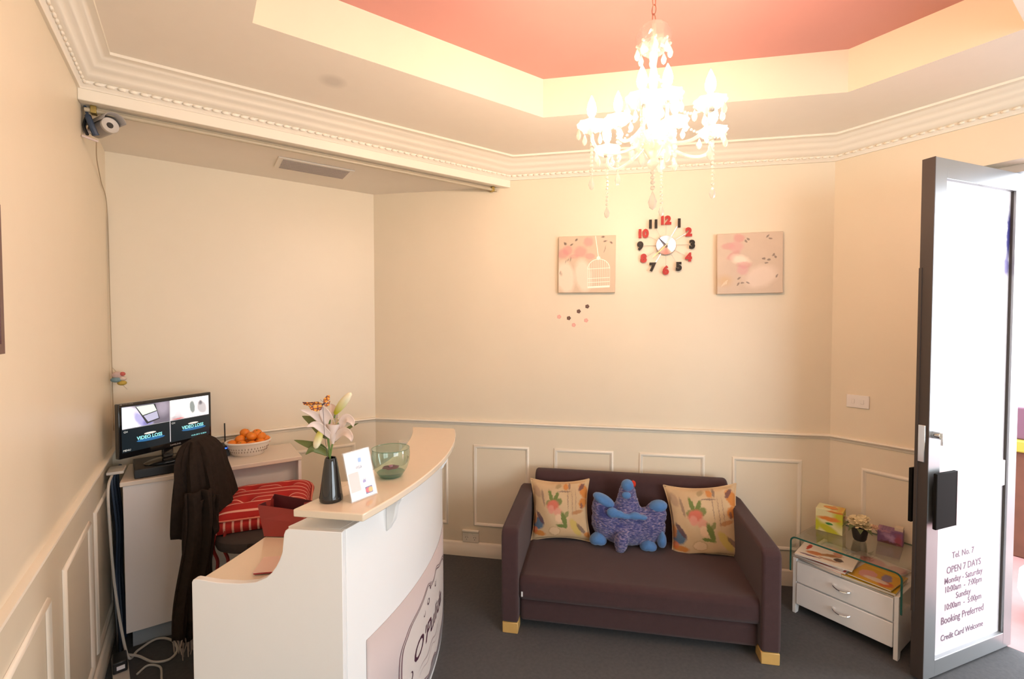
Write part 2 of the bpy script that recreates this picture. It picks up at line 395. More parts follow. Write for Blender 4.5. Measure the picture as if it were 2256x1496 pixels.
# ------------------------------------------------------------------ glazed door, swung in
df = MB().box(3.165, 3.215, 0.495, OY1, 0, OZ - 0.0).box(3.165, 3.215, OY0, OY0 + 0.05, 0, OZ).box(3.165, 3.215, OY0 + 0.05, 0.495, OZ - 0.035, OZ)
struct('trim_8', df, M['alu'], smooth=False)
hx, hy = 3.223, 0.436
door = bpy.data.objects.new('door_1', None); COL.objects.link(door); door.location = (hx, hy, 0); door.rotation_euler = (0, 0, atan2(0.249, -0.969))
tag(door, 'open aluminium framed glass door with white film and opening hours lettering', None, None, 'structure')
LW = 0.67                                         # leaf, local x from the hinge to the leading edge
b = MB().box(LW - 0.078, LW, -0.0, 0.0 - 0.045, 0.012, 2.262).box(0.0, 0.066, -0.045, 0.0, 0.012, 2.262)
b.box(0.066, LW - 0.078, -0.045, 0.0, 2.178, 2.262).box(0.066, LW - 0.078, -0.045, 0.0, 0.012, 0.085)
b.build('door_frame', M['alu'], door, bevel=0.002, smooth=False)
MB().box(LW, LW + 0.004, -0.047, 0.0005, 0.012, 2.262).box(LW + 0.004, LW + 0.010, -0.047, -0.036, 0.30, 1.80).build('edge_strip', M['bronze'], door, smooth=False)
MB().box(0.066, LW - 0.078, -0.034, -0.010, 0.795, 0.915).build('mid_rail', M['film'], door, smooth=False)
MB().box(0.055, 0.0675, -0.030, -0.0095, 0.086, 2.178).build('glazing_bead', M['bronze'], door, smooth=False)
refl_p, refl_v = (0.34, 0.10, 0.16), (0.05, 0.05, 0.20)  # dark and purple marks on the upper film: reflections painted into its colour
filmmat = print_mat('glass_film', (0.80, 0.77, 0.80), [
    (0.30, 2.155, 0.030, 0.018, 20, (0.06, 0.03, 0.03), 0.3, 1), (0.315, 1.895, 0.010, 0.040, 18, refl_p, 0.5, 0.8), (0.36, 1.89, 0.016, 0.026, -30, refl_p, 0.5, 0.7),
    (0.43, 1.90, 0.009, 0.045, 8, refl_p, 0.5, 0.8), (0.235, 1.89, 0.009, 0.036, 30, refl_p, 0.5, 0.7), (0.075, 1.98, 0.020, 0.12, 4, refl_v, 0.4, 1),
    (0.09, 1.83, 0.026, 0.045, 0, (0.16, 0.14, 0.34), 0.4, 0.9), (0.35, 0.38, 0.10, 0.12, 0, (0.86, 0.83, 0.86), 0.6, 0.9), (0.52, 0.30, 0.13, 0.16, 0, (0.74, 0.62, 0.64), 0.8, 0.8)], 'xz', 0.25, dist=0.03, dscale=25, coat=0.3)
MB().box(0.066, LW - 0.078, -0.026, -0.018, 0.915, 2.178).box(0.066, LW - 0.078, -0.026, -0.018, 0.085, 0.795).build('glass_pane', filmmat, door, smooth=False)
tb = MB()
def door_text(t, z, s, xc, sh=0.0, xs=1.0):
    tb.merge(text_mb(t, s * 1.12, xs=xs, shear=sh, off=0.0005), lambda v: Vector((xc - 0.008 - v.x, -0.0172, z + v.y)))
xc = 0.365
door_text('Tel. No. 7', 0.505, 0.036, 0.375)
door_text('OPEN 7 DAYS', 0.440, 0.040, xc, xs=0.95)
door_text('Monday - Saturday', 0.395, 0.036, xc, xs=0.95)
door_text('10:00am  -  7:00pm', 0.355, 0.036, xc, xs=0.9)
door_text('Sunday', 0.315, 0.036, xc)
door_text('10:00am  -  5:00pm', 0.275, 0.036, xc, xs=0.9)
door_text('Booking Preferred', 0.215, 0.042, xc, xs=0.93)
door_text('Credit Card Welcome', 0.140, 0.034, xc, xs=0.92)
tb.build('opening_hours_text', mat('violet_lettering', (0.20, 0.12, 0.17), 0.6), door, smooth=False)
# lock and push plate
platem = mat('matt_black_plate', (0.009, 0.008, 0.007), 0.7, spec=0.1)
MB().box(LW + 0.003, LW + 0.010, -0.036, -0.010, 0.965, 1.125).build('lock_plate', M['chrome'], door, bevel=0.002)
MB().tube([(LW - 0.030, 0.0, 1.085), (LW - 0.030, 0.028, 1.085)], 0.016, 16).box(LW - 0.036, LW - 0.024, 0.028, 0.036, 1.045, 1.098).build('lock_cylinder', M['chrome'], door, bevel=0.001)
MB().box(LW - 0.145, LW - 0.004, 0.016, 0.030, 0.685, 0.925).box(LW - 0.06, LW - 0.045, 0.0, 0.016, 0.72, 0.89).build('push_plate', platem, door, bevel=0.003)
MB().box(LW - 0.125, LW - 0.004, -0.075, -0.061, 0.685, 0.925).box(LW - 0.06, LW - 0.045, -0.061, -0.045, 0.72, 0.89).build('push_plate', platem, door, bevel=0.003)
MB().box(LW - 0.1465, LW - 0.145, 0.015, 0.031, 0.685, 0.925).build('plate_edge', M['chrome'], door)

# ------------------------------------------------------------------ outside the door
struct('pavement', MB().box(3.22, 7.5, -4, 4, -0.12, -0.02), mat('pink_paving', (0.34, 0.17, 0.17), 0.8, var=0.12, vscale=12), smooth=False)
o = thing('planter_wall', 'low red brown masonry wall with yellow capping seen beyond the door', 'wall', (4.7, 0.6, -0.02))
MB().box(-0.12, 0.12, -0.9, 0.9, 0, 0.72).build('wall_body', mat('red_brown_masonry', (0.10, 0.035, 0.02), 0.8, var=0.3, vscale=9), o, bevel=0.01)
MB().box(-0.15, 0.15, -0.95, 0.95, 0.72, 0.80).build('capping', mat('yellow_capping', (0.30, 0.25, 0.03), 0.6), o, bevel=0.01)
MB().box(-0.10, 0.10, -0.9, 0.9, 0.80, 1.02).build('purple_board', mat('purple_board', (0.12, 0.05, 0.09), 0.6), o, bevel=0.01)
o = MB().lathe([(0.0, 0), (0.10, 0), (0.15, 0.05), (0.185, 0.14), (0.18, 0.24), (0.13, 0.31), (0.11, 0.33), (0.10, 0.32), (0.0, 0.28)], 32).build('round_pot', mat('white_glazed_pot', (0.75, 0.72, 0.62), 0.3, coat=0.3), loc=(3.72, 0.30, -0.02))
tag(o, 'rounded white pot standing on the pink paving outside the door', 'pot')

# ------------------------------------------------------------------ sofa (frame: x along the diagonal wall, -y out from it)
sofa = thing('sofa', 'dark aubergine fabric two seat sofa with low wooden feet against the panelled wall', 'sofa', dg(0.179, 0.0), radians(-45))
def U(u): return u - 0.179
b = MB()
def sbox(name, u0, u1, v0, v1, z0, z1, m, bev, parent=sofa, seg=4, tilt=0.0):
    return MB().box(U(u0), U(u1), -v1, -v0, z0, z1, fn=(lambda p: Vector((p.x, p.y + tilt * (p.z - z0), p.z)))).build(name, m, parent, bevel=bev, bseg=seg)
def arm(u0, u1):
    # side profile: square front foot, softly rounded top front, slight rise to the back
    P = [(0.735, 0.055), (0.735, 0.495), (0.725, 0.520), (0.700, 0.533), (0.35, 0.542), (0.12, 0.548), (0.045, 0.535), (0.035, 0.50), (0.035, 0.055)]
    return MB().prism([(v, z) for v, z in P], 0, 1, fn=lambda p: Vector((U(u0) + (U(u1) - U(u0)) * p.z, -p.x, p.y))).build('armrest', M['sofa'], sofa, bevel=0.014, bseg=4)
arm(-0.472, -0.385); arm(0.745, 0.830)
def seat_fn(thick):
    def f(i, j): pass
sbox('seat_cushion', -0.395, 0.772, 0.16, 0.715, 0.158, 0.283, M['sofa'], 0.034, seg=5, tilt=0.0)
sbox('seat_base', -0.385, 0.752, 0.10, 0.690, 0.042, 0.158, M['sofa'], 0.022, seg=4)
# rounded back roll
P = []
for k in range(13):
    a = pi * k / 12; P.append((0.095 + 0.055 * cos(a), 0.598 + 0.055 * sin(a)))
P += [(0.035, 0.15), (0.175, 0.15), (0.165, 0.40)]
MB().prism(P, 0, 1, fn=lambda p: Vector((U(-0.378) + 1.132 * p.z, -p.x, p.y))).build('backrest', M['sofa'], sofa, bevel=0.018, bseg=4)
for u0, u1 in ((-0.466, -0.387), (0.746, 0.826)):
    for v0, v1 in ((0.655, 0.733), (0.06, 0.14)):
        sbox('foot', u0, u1, v0, v1, 0.0, 0.055, M['wood'], 0.003, seg=1)
MB().box(U(-0.372), U(-0.364), -0.7165, -0.715, 0.185, 0.21).build('care_tag', mat('white_tag', (0.8, 0.8, 0.8), 0.6), sofa)

# scatter cushions
def cushion_mat(name, s):
    c = lambda *q: (q[0] * s, q[1] * s, q[2] * s, q[3] * s, q[4], q[5], q[6] * 0.45, q[7])
    og, rd, gn, dk, bl, yl, pk = (0.55, 0.20, 0.04), (0.62, 0.16, 0.10), (0.16, 0.20, 0.05), (0.10, 0.05, 0.06), (0.09, 0.14, 0.20), (0.55, 0.40, 0.10), (0.70, 0.30, 0.22)
    B = [c(-0.02, 0.02, 0.20, 0.30, 0, (0.66, 0.50, 0.30), 0.5, 0.5),
         c(0.08, 0.30, 0.10, 0.012, 0, dk, 0.5, 0.6), c(-0.02, 0.38, 0.05, 0.03, 20, (0.30, 0.22, 0.10), 0.6, 0.7), c(0.10, 0.37, 0.04, 0.05, 0, og, 0.5, 0.9), c(0.16, 0.38, 0.02, 0.05, 0, dk, 0.5, 0.6),
         c(0.40, 0.30, 0.07, 0.13, 25, og, 0.35, 1.0), c(0.36, 0.37, 0.03, 0.07, -40, dk, 0.4, 0.8), c(0.37, 0.12, 0.06, 0.08, -20, og, 0.4, 1.0), c(0.35, 0.08, 0.02, 0.05, 0, dk, 0.5, 0.7),
         c(-0.15, 0.22, 0.03, 0.11, 15, gn, 0.4, 1.0), c(-0.07, 0.20, 0.03, 0.10, -25, gn, 0.4, 1.0), c(-0.02, 0.14, 0.05, 0.06, -40, gn, 0.4, 0.9), c(-0.19, 0.12, 0.05, 0.04, 40, gn, 0.5, 0.8),
         c(-0.12, 0.08, 0.10, 0.08, 20, rd, 0.45, 1.0), c(-0.15, 0.02, 0.05, 0.07, 0, pk, 0.5, 0.9), c(-0.04, -0.02, 0.07, 0.06, 0, pk, 0.5, 0.8), c(-0.02, -0.12, 0.06, 0.07, 0, (0.75, 0.52, 0.33), 0.5, 1.0),
         c(0.06, -0.14, 0.04, 0.13, 15, gn, 0.4, 1.0), c(0.02, -0.24, 0.09, 0.025, -10, gn, 0.4, 1.0), c(0.10, -0.06, 0.03, 0.06, -30, gn, 0.4, 0.8),
         c(-0.37, -0.20, 0.09, 0.10, 25, bl, 0.4, 1.0), c(-0.33, -0.12, 0.03, 0.12, 30, dk, 0.4, 0.9), c(-0.43, -0.13, 0.04, 0.09, 0, og, 0.5, 0.8), c(-0.36, -0.36, 0.11, 0.04, -10, og, 0.4, 1.0), c(-0.42, -0.31, 0.04, 0.05, 0, (0.62, 0.14, 0.05), 0.5, 0.8),
         c(-0.38, 0.30, 0.05, 0.10, 25, (0.40, 0.26, 0.16), 0.5, 0.8), c(-0.28, 0.20, 0.02, 0.13, 10, dk, 0.5, 0.5),
         c(0.24, -0.26, 0.06, 0.15, 30, yl, 0.4, 0.9), c(0.33, -0.28, 0.03, 0.10, 40, dk, 0.4, 0.7), c(0.28, -0.02, 0.09, 0.03, 15, (0.42, 0.18, 0.06), 0.5, 0.8),
         c(-0.10, -0.32, 0.10, 0.07, 0, (0.40, 0.26, 0.13), 0.15, 0.5), c(-0.10, -0.32, 0.085, 0.058, 0, (0.66, 0.47, 0.28), 0.15, 1.0), c(0.43, -0.38, 0.05, 0.04, 0, og, 0.5, 0.9),
         c(0.13, 0.17, 0.008, 0.16, 0, dk, 0.4, 0.45), c(0.20, 0.12, 0.006, 0.20, 0, dk, 0.4, 0.45), c(0.26, 0.15, 0.006, 0.18, 0, dk, 0.4, 0.4)]
    return print_mat(name, (0.56, 0.385, 0.215), B, 'xz', 0.85, dist=0.014, dscale=90, var=0.08, lines=None)
def pillow_mb(w, h, t, n=22, droop=0.0, seed=1):
    rnd = random.Random(seed); ph = [rnd.uniform(0, 6) for _ in range(6)]
    b = MB()
    def f(sgn):
        def g(a, c):
            x, z = 2 * a - 1, 2 * c - 1
            e = max(0.0, (1 - x * x) * (1 - z * z)); th = t * 0.5 * e ** 0.42
            pin = 1 - 0.13 * (1 - (abs(x) ** 2)) * abs(z) ** 4 ; pin2 = 1 - 0.13 * (1 - z * z) * abs(x) ** 4
            wr = 0.05 * t * sin(7 * x + ph[0] + 3 * z) * (x * x) + 0.05 * t * sin(8 * z + ph[1] - 3 * x) * (z * z)
            return Vector((x * w / 2 * pin2, -sgn * (th + wr * e ** 0.3), z * h / 2 * pin))
        return g
    b.grid(f(1), n, n); b.grid(f(-1), n, n)
    return b
def scatter(label, u, z, w, rot, yaw, lean, v):
    o = thing('cushion', label, 'cushion', dg(u, v, z), radians(-45) + yaw, 'butterfly print scatter cushions on the sofa')
    p = pillow_mb(w, w, 0.115, seed=int(u * 100) + 50)
    q = p.build('cover', cushion_mat('butterfly_print', w), o, weld=True)
    q.rotation_euler = (-lean, rot, 0)
    pb = MB()
    for (ax, az, bx, bz) in ((-1, -1, 1, -1), (1, -1, 1, 1), (1, 1, -1, 1), (-1, 1, -1, -1)):
        pp = []
        for k in range(13):
            x = ax + (bx - ax) * k / 12; zz = az + (bz - az) * k / 12
            pin = 1 - 0.13 * (1 - x * x) * abs(zz) ** 4; pin2 = 1 - 0.13 * (1 - zz * zz) * abs(x) ** 4
            pp.append((x * w / 2 * pin2, 0, zz * w / 2 * pin))
        pb.tube(pp, 0.0032, 6)
    q2 = pb.build('piping', mat('beige_piping', (0.60, 0.42, 0.24), 0.8), q)
    return o
scatter('square floral butterfly print cushion beside the left armrest of the sofa', -0.213, 0.452, 0.356, radians(-1.5), radians(4), radians(14), 0.235)
scatter('square floral butterfly print cushion tilted against the right armrest of the sofa', 0.598, 0.450, 0.395, radians(-6), radians(-3), radians(14), 0.245)

# plush toy
plush = thing('plush_toy', 'fluffy blue and purple plush animal pillow sitting in the middle of the sofa', 'soft toy', dg(0.175, 0.26, 0.285), radians(-45))
fur = bpy.data.materials.new('marled_blue_fur'); fur.use_nodes = True
nt = fur.node_tree; pp_ = nt.nodes['Principled BSDF']; pp_.inputs['Roughness'].default_value = 0.95; pp_.inputs['Sheen Weight'].default_value = 0.4
tc = nt.nodes.new('ShaderNodeTexCoord'); mp = nt.nodes.new('ShaderNodeMapping'); mp.inputs['Rotation'].default_value = (0, radians(35), 0); mp.inputs['Scale'].default_value = (60, 60, 170)
n1 = nt.nodes.new('ShaderNodeTexNoise'); n1.inputs['Scale'].default_value = 1.0; n1.inputs['Detail'].default_value = 4
cr = nt.nodes.new('ShaderNodeValToRGB'); e = cr.color_ramp.elements
e[0].position = 0.36; e[0].color = (0.035, 0.045, 0.16, 1); e[1].position = 0.64; e[1].color = (0.30, 0.24, 0.36, 1)
ne = e.new(0.5); ne.color = (0.10, 0.10, 0.27, 1)
nt.links.new(tc.outputs['Object'], mp.inputs[0]); nt.links.new(mp.outputs[0], n1.inputs['Vector']); nt.links.new(n1.outputs['Fac'], cr.inputs[0])
n3 = nt.nodes.new('ShaderNodeTexNoise'); n3.inputs['Scale'].default_value = 14; nt.links.new(tc.outputs['Object'], n3.inputs['Vector'])
mr = nt.nodes.new('ShaderNodeMapRange'); mr.inputs['From Min'].default_value = 0.58; mr.inputs['From Max'].default_value = 0.68; nt.links.new(n3.outputs['Fac'], mr.inputs[0])
mx = nt.nodes.new('ShaderNodeMix'); mx.data_type = 'RGBA'; mx.inputs['B'].default_value = (0.035, 0.045, 0.20, 1)
nt.links.new(mr.outputs[0], mx.inputs['Factor']); nt.links.new(cr.outputs[0], mx.inputs['A']); nt.links.new(mx.outputs['Result'], pp_.inputs['Base Color'])
bp = nt.nodes.new('ShaderNodeBump'); bp.inputs['Strength'].default_value = 1; bp.inputs['Distance'].default_value = 0.008; nt.links.new(n1.outputs['Fac'], bp.inputs['Height']); nt.links.new(bp.outputs[0], pp_.inputs['Normal'])
lb = mat('light_blue_plush', (0.07, 0.20, 0.46), 0.9, var=0.2, vscale=40, sheen=0.4, bump=1.0, bscale=300)
b = MB()
b.sph((0.0, 0, 0.105), (0.195, 0.075, 0.105), 24, 14).sph((-0.10, 0, 0.13), (0.105, 0.07, 0.11), 20, 12).sph((0.11, 0, 0.12), (0.105, 0.07, 0.105), 20, 12)
b.sph((-0.143, 0, 0.205), (0.060, 0.048, 0.080), 16, 10).sph((0.160, 0, 0.190), (0.060, 0.048, 0.075), 16, 10)
b.lathe([(0.0, 0.36), (0.03, 0.355), (0.045, 0.325), (0.055, 0.28), (0.075, 0.22), (0.09, 0.16), (0.0, 0.12)], 20, fn=lambda v: Vector((v.x, v.y * 0.8, v.z)))
b.lathe([(0.0, -0.02), (0.022, -0.015), (0.034, 0.01), (0.042, 0.05), (0.03, 0.09), (0.0, 0.10)], 16, c=(-0.035, -0.085, 0.01), fn=lambda v: Vector((v.x + (0.05 - v.z) * -0.1, v.y, v.z)))
pb_ = b.build('body', fur, plush, remesh=0.0065)
ft = bpy.data.textures.new('fur_clumps', 'CLOUDS'); ft.noise_scale = 0.012; ft.noise_depth = 2
dm = pb_.modifiers.new('d', 'DISPLACE'); dm.texture = ft; dm.strength = 0.012; dm.mid_level = 0.5
for (c, r, k) in (((-0.132, -0.006, 0.252), (0.064, 0.044, 0.034), -0.42), ((0.170, -0.004, 0.238), (0.052, 0.044, 0.034), 0.12)):
    MB().sph(c, r, 18, 11, fn=lambda v: Vector((v.x, v.y, v.z + k * v.x))).build('ear', lb, plush)
MB().sph((0.0, -0.012, 0.350), (0.036, 0.034, 0.034), 18, 12).build('crest', lb, plush)
MB().sph((-0.008, -0.052, 0.306), (0.026, 0.016, 0.020), 16, 10).build('muzzle', lb, plush)
MB().sph((0.032, -0.006, 0.358), (0.016, 0.014, 0.020), 14, 9).build('pompom', mat('red_felt', (0.55, 0.03, 0.01), 0.9), plush)
b = MB()
for x, z, rx, rz in ((-0.085, 0.205, 0.035, 0.030), (-0.05, 0.198, 0.03, 0.022), (-0.01, 0.190, 0.035, 0.016), (0.04, 0.195, 0.035, 0.022), (0.08, 0.19, 0.03, 0.014)): b.sph((x, -0.062, z), (rx, 0.024, rz), 14, 9)
b.build('collar', lb, plush, remesh=0.006)
for x, z, rx, rz in ((-0.165, 0.022, 0.050, 0.036), (0.115, 0.008, 0.048, 0.032), (0.188, 0.045, 0.026, 0.046)):
    MB().sph((x, -0.040, z + 0.02), (rx, 0.045, rz), 16, 10, fn=lambda v: Vector((v.x, v.y, v.z - 0.25 * abs(v.x)))).build('paw', lb, plush)

# ------------------------------------------------------------------ low drawer cabinet with a bent glass top
cab = thing('drawer_cabinet', 'low white two drawer cabinet under a bent glass top beside the door', 'cabinet', (2.652, 0.712, 0))
CWD = 0.457                                       # along y
MB().box(0.012, 0.372, 0.018, CWD - 0.018, 0.052, 0.29).build('carcass', M['white'], cab, bevel=0.002)
for y0 in (0.0, CWD - 0.018): MB().prism([(0.0, 0.0), (0.03, 0.0), (0.04, 0.03), (0.35, 0.03), (0.36, 0.0), (0.385, 0.0), (0.385, 0.30), (0.0, 0.30)], y0, y0 + 0.018, fn=lambda p: Vector((p.x, p.z, p.y))).build('side_panel', M['white'], cab, bevel=0.002)
for z0, z1 in ((0.176, 0.286), (0.054, 0.168)):
    d = MB().box(-0.004, 0.012, 0.020, CWD - 0.020, z0, z1).build('drawer', M['white'], cab, bevel=0.003)
    MB().tube(bez((-0.004, 0.265, (z0 + z1) / 2 + 0.012), (-0.035, 0.25, (z0 + z1) / 2 + 0.004), (-0.035, 0.205, (z0 + z1) / 2 - 0.004), (-0.004, 0.19, (z0 + z1) / 2 + 0.006), 10), 0.0035, 8, flat=1.6).build('handle', M['chrome'], d)
# bent sheet
gp = [(-0.006, 0.225)] + [(-0.006, 0.385)] + [(-0.006 + 0.022 - 0.022 * cos(a), 0.387 + 0.022 * sin(a)) for a in [pi / 8 * k for k in range(1, 5)]]
prof = [(y, z) for y, z in gp]; prof += [(CWD - y, z) for y, z in reversed(gp)]
inner = [(y, z) for y, z in prof]
def off(P, d):
    out = []
    for i in range(len(P)):
        a = Vector(P[max(i - 1, 0)]); c = Vector(P[min(i + 1, len(P) - 1)]); t = (c - a).normalized(); out.append((P[i][0] - t.y * d, P[i][1] + t.x * d))
    return out
outer = off(prof, 0.008)
n = len(prof); ring = prof + outer[::-1]
g = MB()
X0, X1 = -0.006, 0.398
for (A) in (prof, outer):
    vs = [(x, y, z) for x in (X0, X1) for y, z in A]; g.add(vs, [(i, i + 1, n + i + 1, n + i) for i in range(n - 1)])
g.build('glass_top', M['glass'], cab)
for x in (X0, X1):
    e_ = MB(); vs = [(x, y, z) for y, z in prof] + [(x, y, z) for y, z in outer]
    vs2 = [(x + (0.002 if x == X0 else -0.002), y, z) for (_, y, z) in vs]
    e_.add(vs + vs2, [(i, i + 1, n + i + 1, n + i) for i in range(n - 1)] + [(2 * n + i, 2 * n + i + 1, 3 * n + i + 1, 3 * n + i) for i in range(n - 1)] + [(i, i + 1, 2 * n + i + 1, 2 * n + i) for i in range(n - 1)] + [(n + i, n + i + 1, 3 * n + i + 1, 3 * n + i) for i in range(n - 1)])
    e_.build('glass_edge', M['greenedge'], cab)
GT = 0.418                                        # top of the glass

# magazines on the cabinet shelf
def mag(label, x, y, z, w, l, h, rz, cover, tilt=0.0, name='magazine'):
    o = thing(name, label, 'magazine', (x, y, z), rz, 'magazines on the cabinet under the glass')
    p = MB().box(-w / 2 + 0.001, w / 2 - 0.001, -l / 2 + 0.001, l / 2 - 0.001, 0.0006, h - 0.0006).build('pages', mat('paper', (0.72, 0.66, 0.58), 0.8), o, smooth=False)
    c = MB().box(-w / 2, w / 2, -l / 2, l / 2, h - 0.0006, h).box(-w / 2, w / 2, -l / 2, l / 2, 0, 0.0006).build('cover', cover, o, smooth=False)
    for q in (p, c): q.rotation_euler = (tilt, 0, 0)
    return o
def pm(name, base, blobs): return print_mat(name, base, blobs, 'xy', 0.35, dist=0.02, dscale=50)
red = (0.55, 0.05, 0.03); pur = (0.16, 0.10, 0.20)
cy = 0.712
MZ = 0.3005
mag('white magazine at the bottom of the left pile under the glass', 2.745, cy + 0.335, MZ, 0.20, 0.235, 0.013, radians(-6), pm('cover_a', (0.75, 0.68, 0.62), [(0, 0, 0.06, 0.05, 0, pur)]))
mag('red edged magazine in the left pile under the glass', 2.742, cy + 0.330, MZ + 0.0132, 0.20, 0.23, 0.012, radians(2), mat('red_cover', red, 0.4))
mag('purple backed magazine above the red one under the glass', 2.747, cy + 0.328, MZ + 0.0254, 0.19, 0.225, 0.011, radians(-4), mat('purple_cover', pur, 0.4))
mag('open white magazine with orange pictures on top of the left pile', 2.735, cy + 0.325, MZ + 0.0366, 0.21, 0.25, 0.007, radians(9),
    pm('cover_b', (0.78, 0.70, 0.60), [(-0.03, 0.05, 0.022, 0.04, 10, (0.60, 0.22, 0.08)), (0.00, -0.02, 0.018, 0.05, 30, (0.45, 0.22, 0.10)), (-0.03, -0.055, 0.02, 0.02, 40, (0.10, 0.06, 0.06)), (-0.06, -0.02, 0.012, 0.05, 0, (0.5, 0.3, 0.2)), (0.03, 0.09, 0.04, 0.010, 0, red), (0.04, -0.04, 0.03, 0.02, 0, (0.62, 0.3, 0.2)), (-0.075, 0.06, 0.008, 0.05, 0, (0.2, 0.12, 0.15))]))
mag('white leaflet with small dark print between the two magazine piles', 2.760, cy + 0.185, MZ + 0.012, 0.17, 0.13, 0.004, radians(16),
    pm('cover_c', (0.75, 0.68, 0.60), [(-0.03, 0.01, 0.012, 0.010, 0, (0.2, 0.15, 0.15)), (0.0, -0.05, 0.05, 0.015, 10, (0.08, 0.07, 0.07)), (-0.04, -0.045, 0.02, 0.012, 0, (0.1, 0.08, 0.08))]))
mag('yellow magazine at the bottom of the right pile under the glass', 2.745, cy + 0.125, MZ, 0.20, 0.215, 0.011, radians(3), mat('yellow_cover', (0.60, 0.38, 0.02), 0.4))
mag('orange and yellow magazine with a pink picture on the right pile', 2.748, cy + 0.110, MZ + 0.0165, 0.20, 0.175, 0.006, radians(-3),
    pm('cover_d', (0.62, 0.34, 0.04), [(-0.02, 0.035, 0.05, 0.035, 0, (0.62, 0.30, 0.26), 0.05), (0.0, -0.035, 0.05, 0.02, 10, (0.25, 0.20, 0.30)), (-0.06, -0.05, 0.03, 0.03, 20, (0.55, 0.12, 0.04)), (0.07, 0.0, 0.012, 0.08, 0, (0.68, 0.45, 0.05)), (-0.05, -0.01, 0.02, 0.05, 0, (0.70, 0.55, 0.45))]))
mag('pink and white leaflet lying at the back under the glass', 2.925, cy + 0.17, MZ, 0.15, 0.24, 0.006, radians(-14),
    pm('cover_e', (0.72, 0.62, 0.55), [(0, 0.02, 0.05, 0.06, 0, (0.62, 0.20, 0.22)), (0.02, -0.08, 0.05, 0.04, 0, (0.60, 0.30, 0.30))]))

# on the glass
o = thing('tissue_box', 'white and lime green tissue box with orange band on the glass top', 'tissue box', (2.895, 1.085, GT), radians(12))
tbm = print_mat('lime_print', (0.74, 0.72, 0.42), [(0, -0.045, 0.06, 0.02, 25, (0.50, 0.52, 0.03), 0.3), (-0.05, 0.03, 0.03, 0.05, 0, (0.55, 0.56, 0.04), 0.4), (0.0, 0.015, 0.05, 0.012, 0, (0.72, 0.25, 0.05), 0.3),
     (0.0, -0.012, 0.018, 0.007, 0, (0.03, 0.25, 0.06), 0.2), (0.06, -0.03, 0.02, 0.04, 0, (0.5, 0.52, 0.03), 0.4), (-0.03, 0.055, 0.04, 0.006, 0, (0.7, 0.25, 0.05), 0.3)], 'yz', 0.4, dist=0.02, dscale=20)
q = MB().box(-0.05, 0.05, -0.062, 0.062, -0.062, 0.062).build('carton', tbm, o, bevel=0.002, loc=(0, 0, 0.062))
MB().sph((0, 0, 0.064), (0.02, 0.035, 0.003), 14, 6).build('tissue_slot', mat('orange_slot', (0.7, 0.3, 0.08), 0.5), q)
o = thing('flower_pot', 'small dark pot of cream artificial flowers on the glass top', 'flower pot', (2.885, 0.945, GT))
MB().lathe([(0, 0), (0.024, 0), (0.030, 0.010), (0.036, 0.050), (0.038, 0.072), (0.035, 0.072), (0.032, 0.055), (0, 0.05)], 24).build('pot', M['black'], o)
rnd = random.Random(3)
def blossom(b, c, r, n, ax):
    ax = Vector(ax).normalized(); t = ax.orthogonal().normalized(); s = ax.cross(t)
    for lay in range(3):
        for k in range(n):
            a = 2 * pi * k / n + lay * 0.35; d = t * cos(a) + s * sin(a); rr = r * (1 - lay * 0.28)
            lift = 0.15 + lay * 0.35
            tip = c + d * rr + ax * rr * lift; mid = c + d * rr * 0.55 + ax * rr * lift * 0.3; w = ax.cross(d) * rr * 0.32
            b.add([c, mid + w, tip + w * 0.5, tip - w * 0.5, mid - w], [(0, 1, 2, 3, 4)])
for i, (dx, dy, dz, r) in enumerate(((-0.022, 0.008, 0.088, 0.036), (-0.005, -0.026, 0.085, 0.034), (0.0, 0.028, 0.105, 0.030), (0.02, -0.005, 0.11, 0.034), (-0.03, -0.012, 0.112, 0.028))):
    b = MB(); blossom(b, Vector((dx, dy, dz)), r, 9, (dx * 8 - 0.3, dy * 8, 0.9)); b.build('flower', mat('cream_petals', (0.72, 0.60, 0.36), 0.7), o, smooth=False)
b = MB()
for i in range(9):
    a = 2 * pi * i / 9; d = Vector((cos(a), sin(a), 0)); s = Vector((-sin(a), cos(a), 0)); p0 = d * 0.02 + Vector((0, 0, 0.06)); 
    p1 = d * 0.055 + Vector((0, 0, 0.075 + 0.02 * rnd.random())); p2 = d * 0.078 + Vector((0, 0, 0.058)); b.add([p0, p1 + s * 0.014, p2, p1 - s * 0.014], [(0, 1, 2, 3)])
b.build('leaves', mat('dull_green_leaf', (0.10, 0.12, 0.04), 0.7), o, solid=0.001, smooth=False)
for k, (dx, dy) in enumerate(((0.0, 0.075), (0.0, -0.065))):
    b = MB(); blossom(b, Vector((dx, dy, 0.09)), 0.018, 6, (-0.4, dy * 3, 0.8)); b.tube([(dx * 0.5, dy * 0.4, 0.05), (dx, dy, 0.088)], 0.0015, 5)
    b.build('flower', mat('dusty_bloom', (0.52, 0.33, 0.22), 0.7), o, smooth=False)
o = thing('card_box', 'small purple patterned card box at the back of the glass top', 'box', (2.985, 0.842, GT + 0.0), radians(10))
MB().box(-0.03, 0.03, -0.052, 0.052, -0.036, 0.036).build('carton', print_mat('purple_print', (0.20, 0.09, 0.20), [(0.0, 0.0, 0.03, 0.012, 20, (0.42, 0.25, 0.42), 0.5), (-0.035, -0.01, 0.015, 0.03, 0, (0.30, 0.06, 0.10), 0.5), (0.03, 0.028, 0.03, 0.008, 0, (0.45, 0.22, 0.30), 0.4), (0.0, -0.03, 0.05, 0.008, 0, (0.10, 0.03, 0.03), 0.4)], 'yz', 0.4, dist=0.03, dscale=60), o, bevel=0.002, loc=(0, 0, 0.036))
MB().box(-0.012, 0.030, -0.050, -0.016, 0.072, 0.088).build('lid_flap', mat('pale_card', (0.62, 0.52, 0.38), 0.6), o)

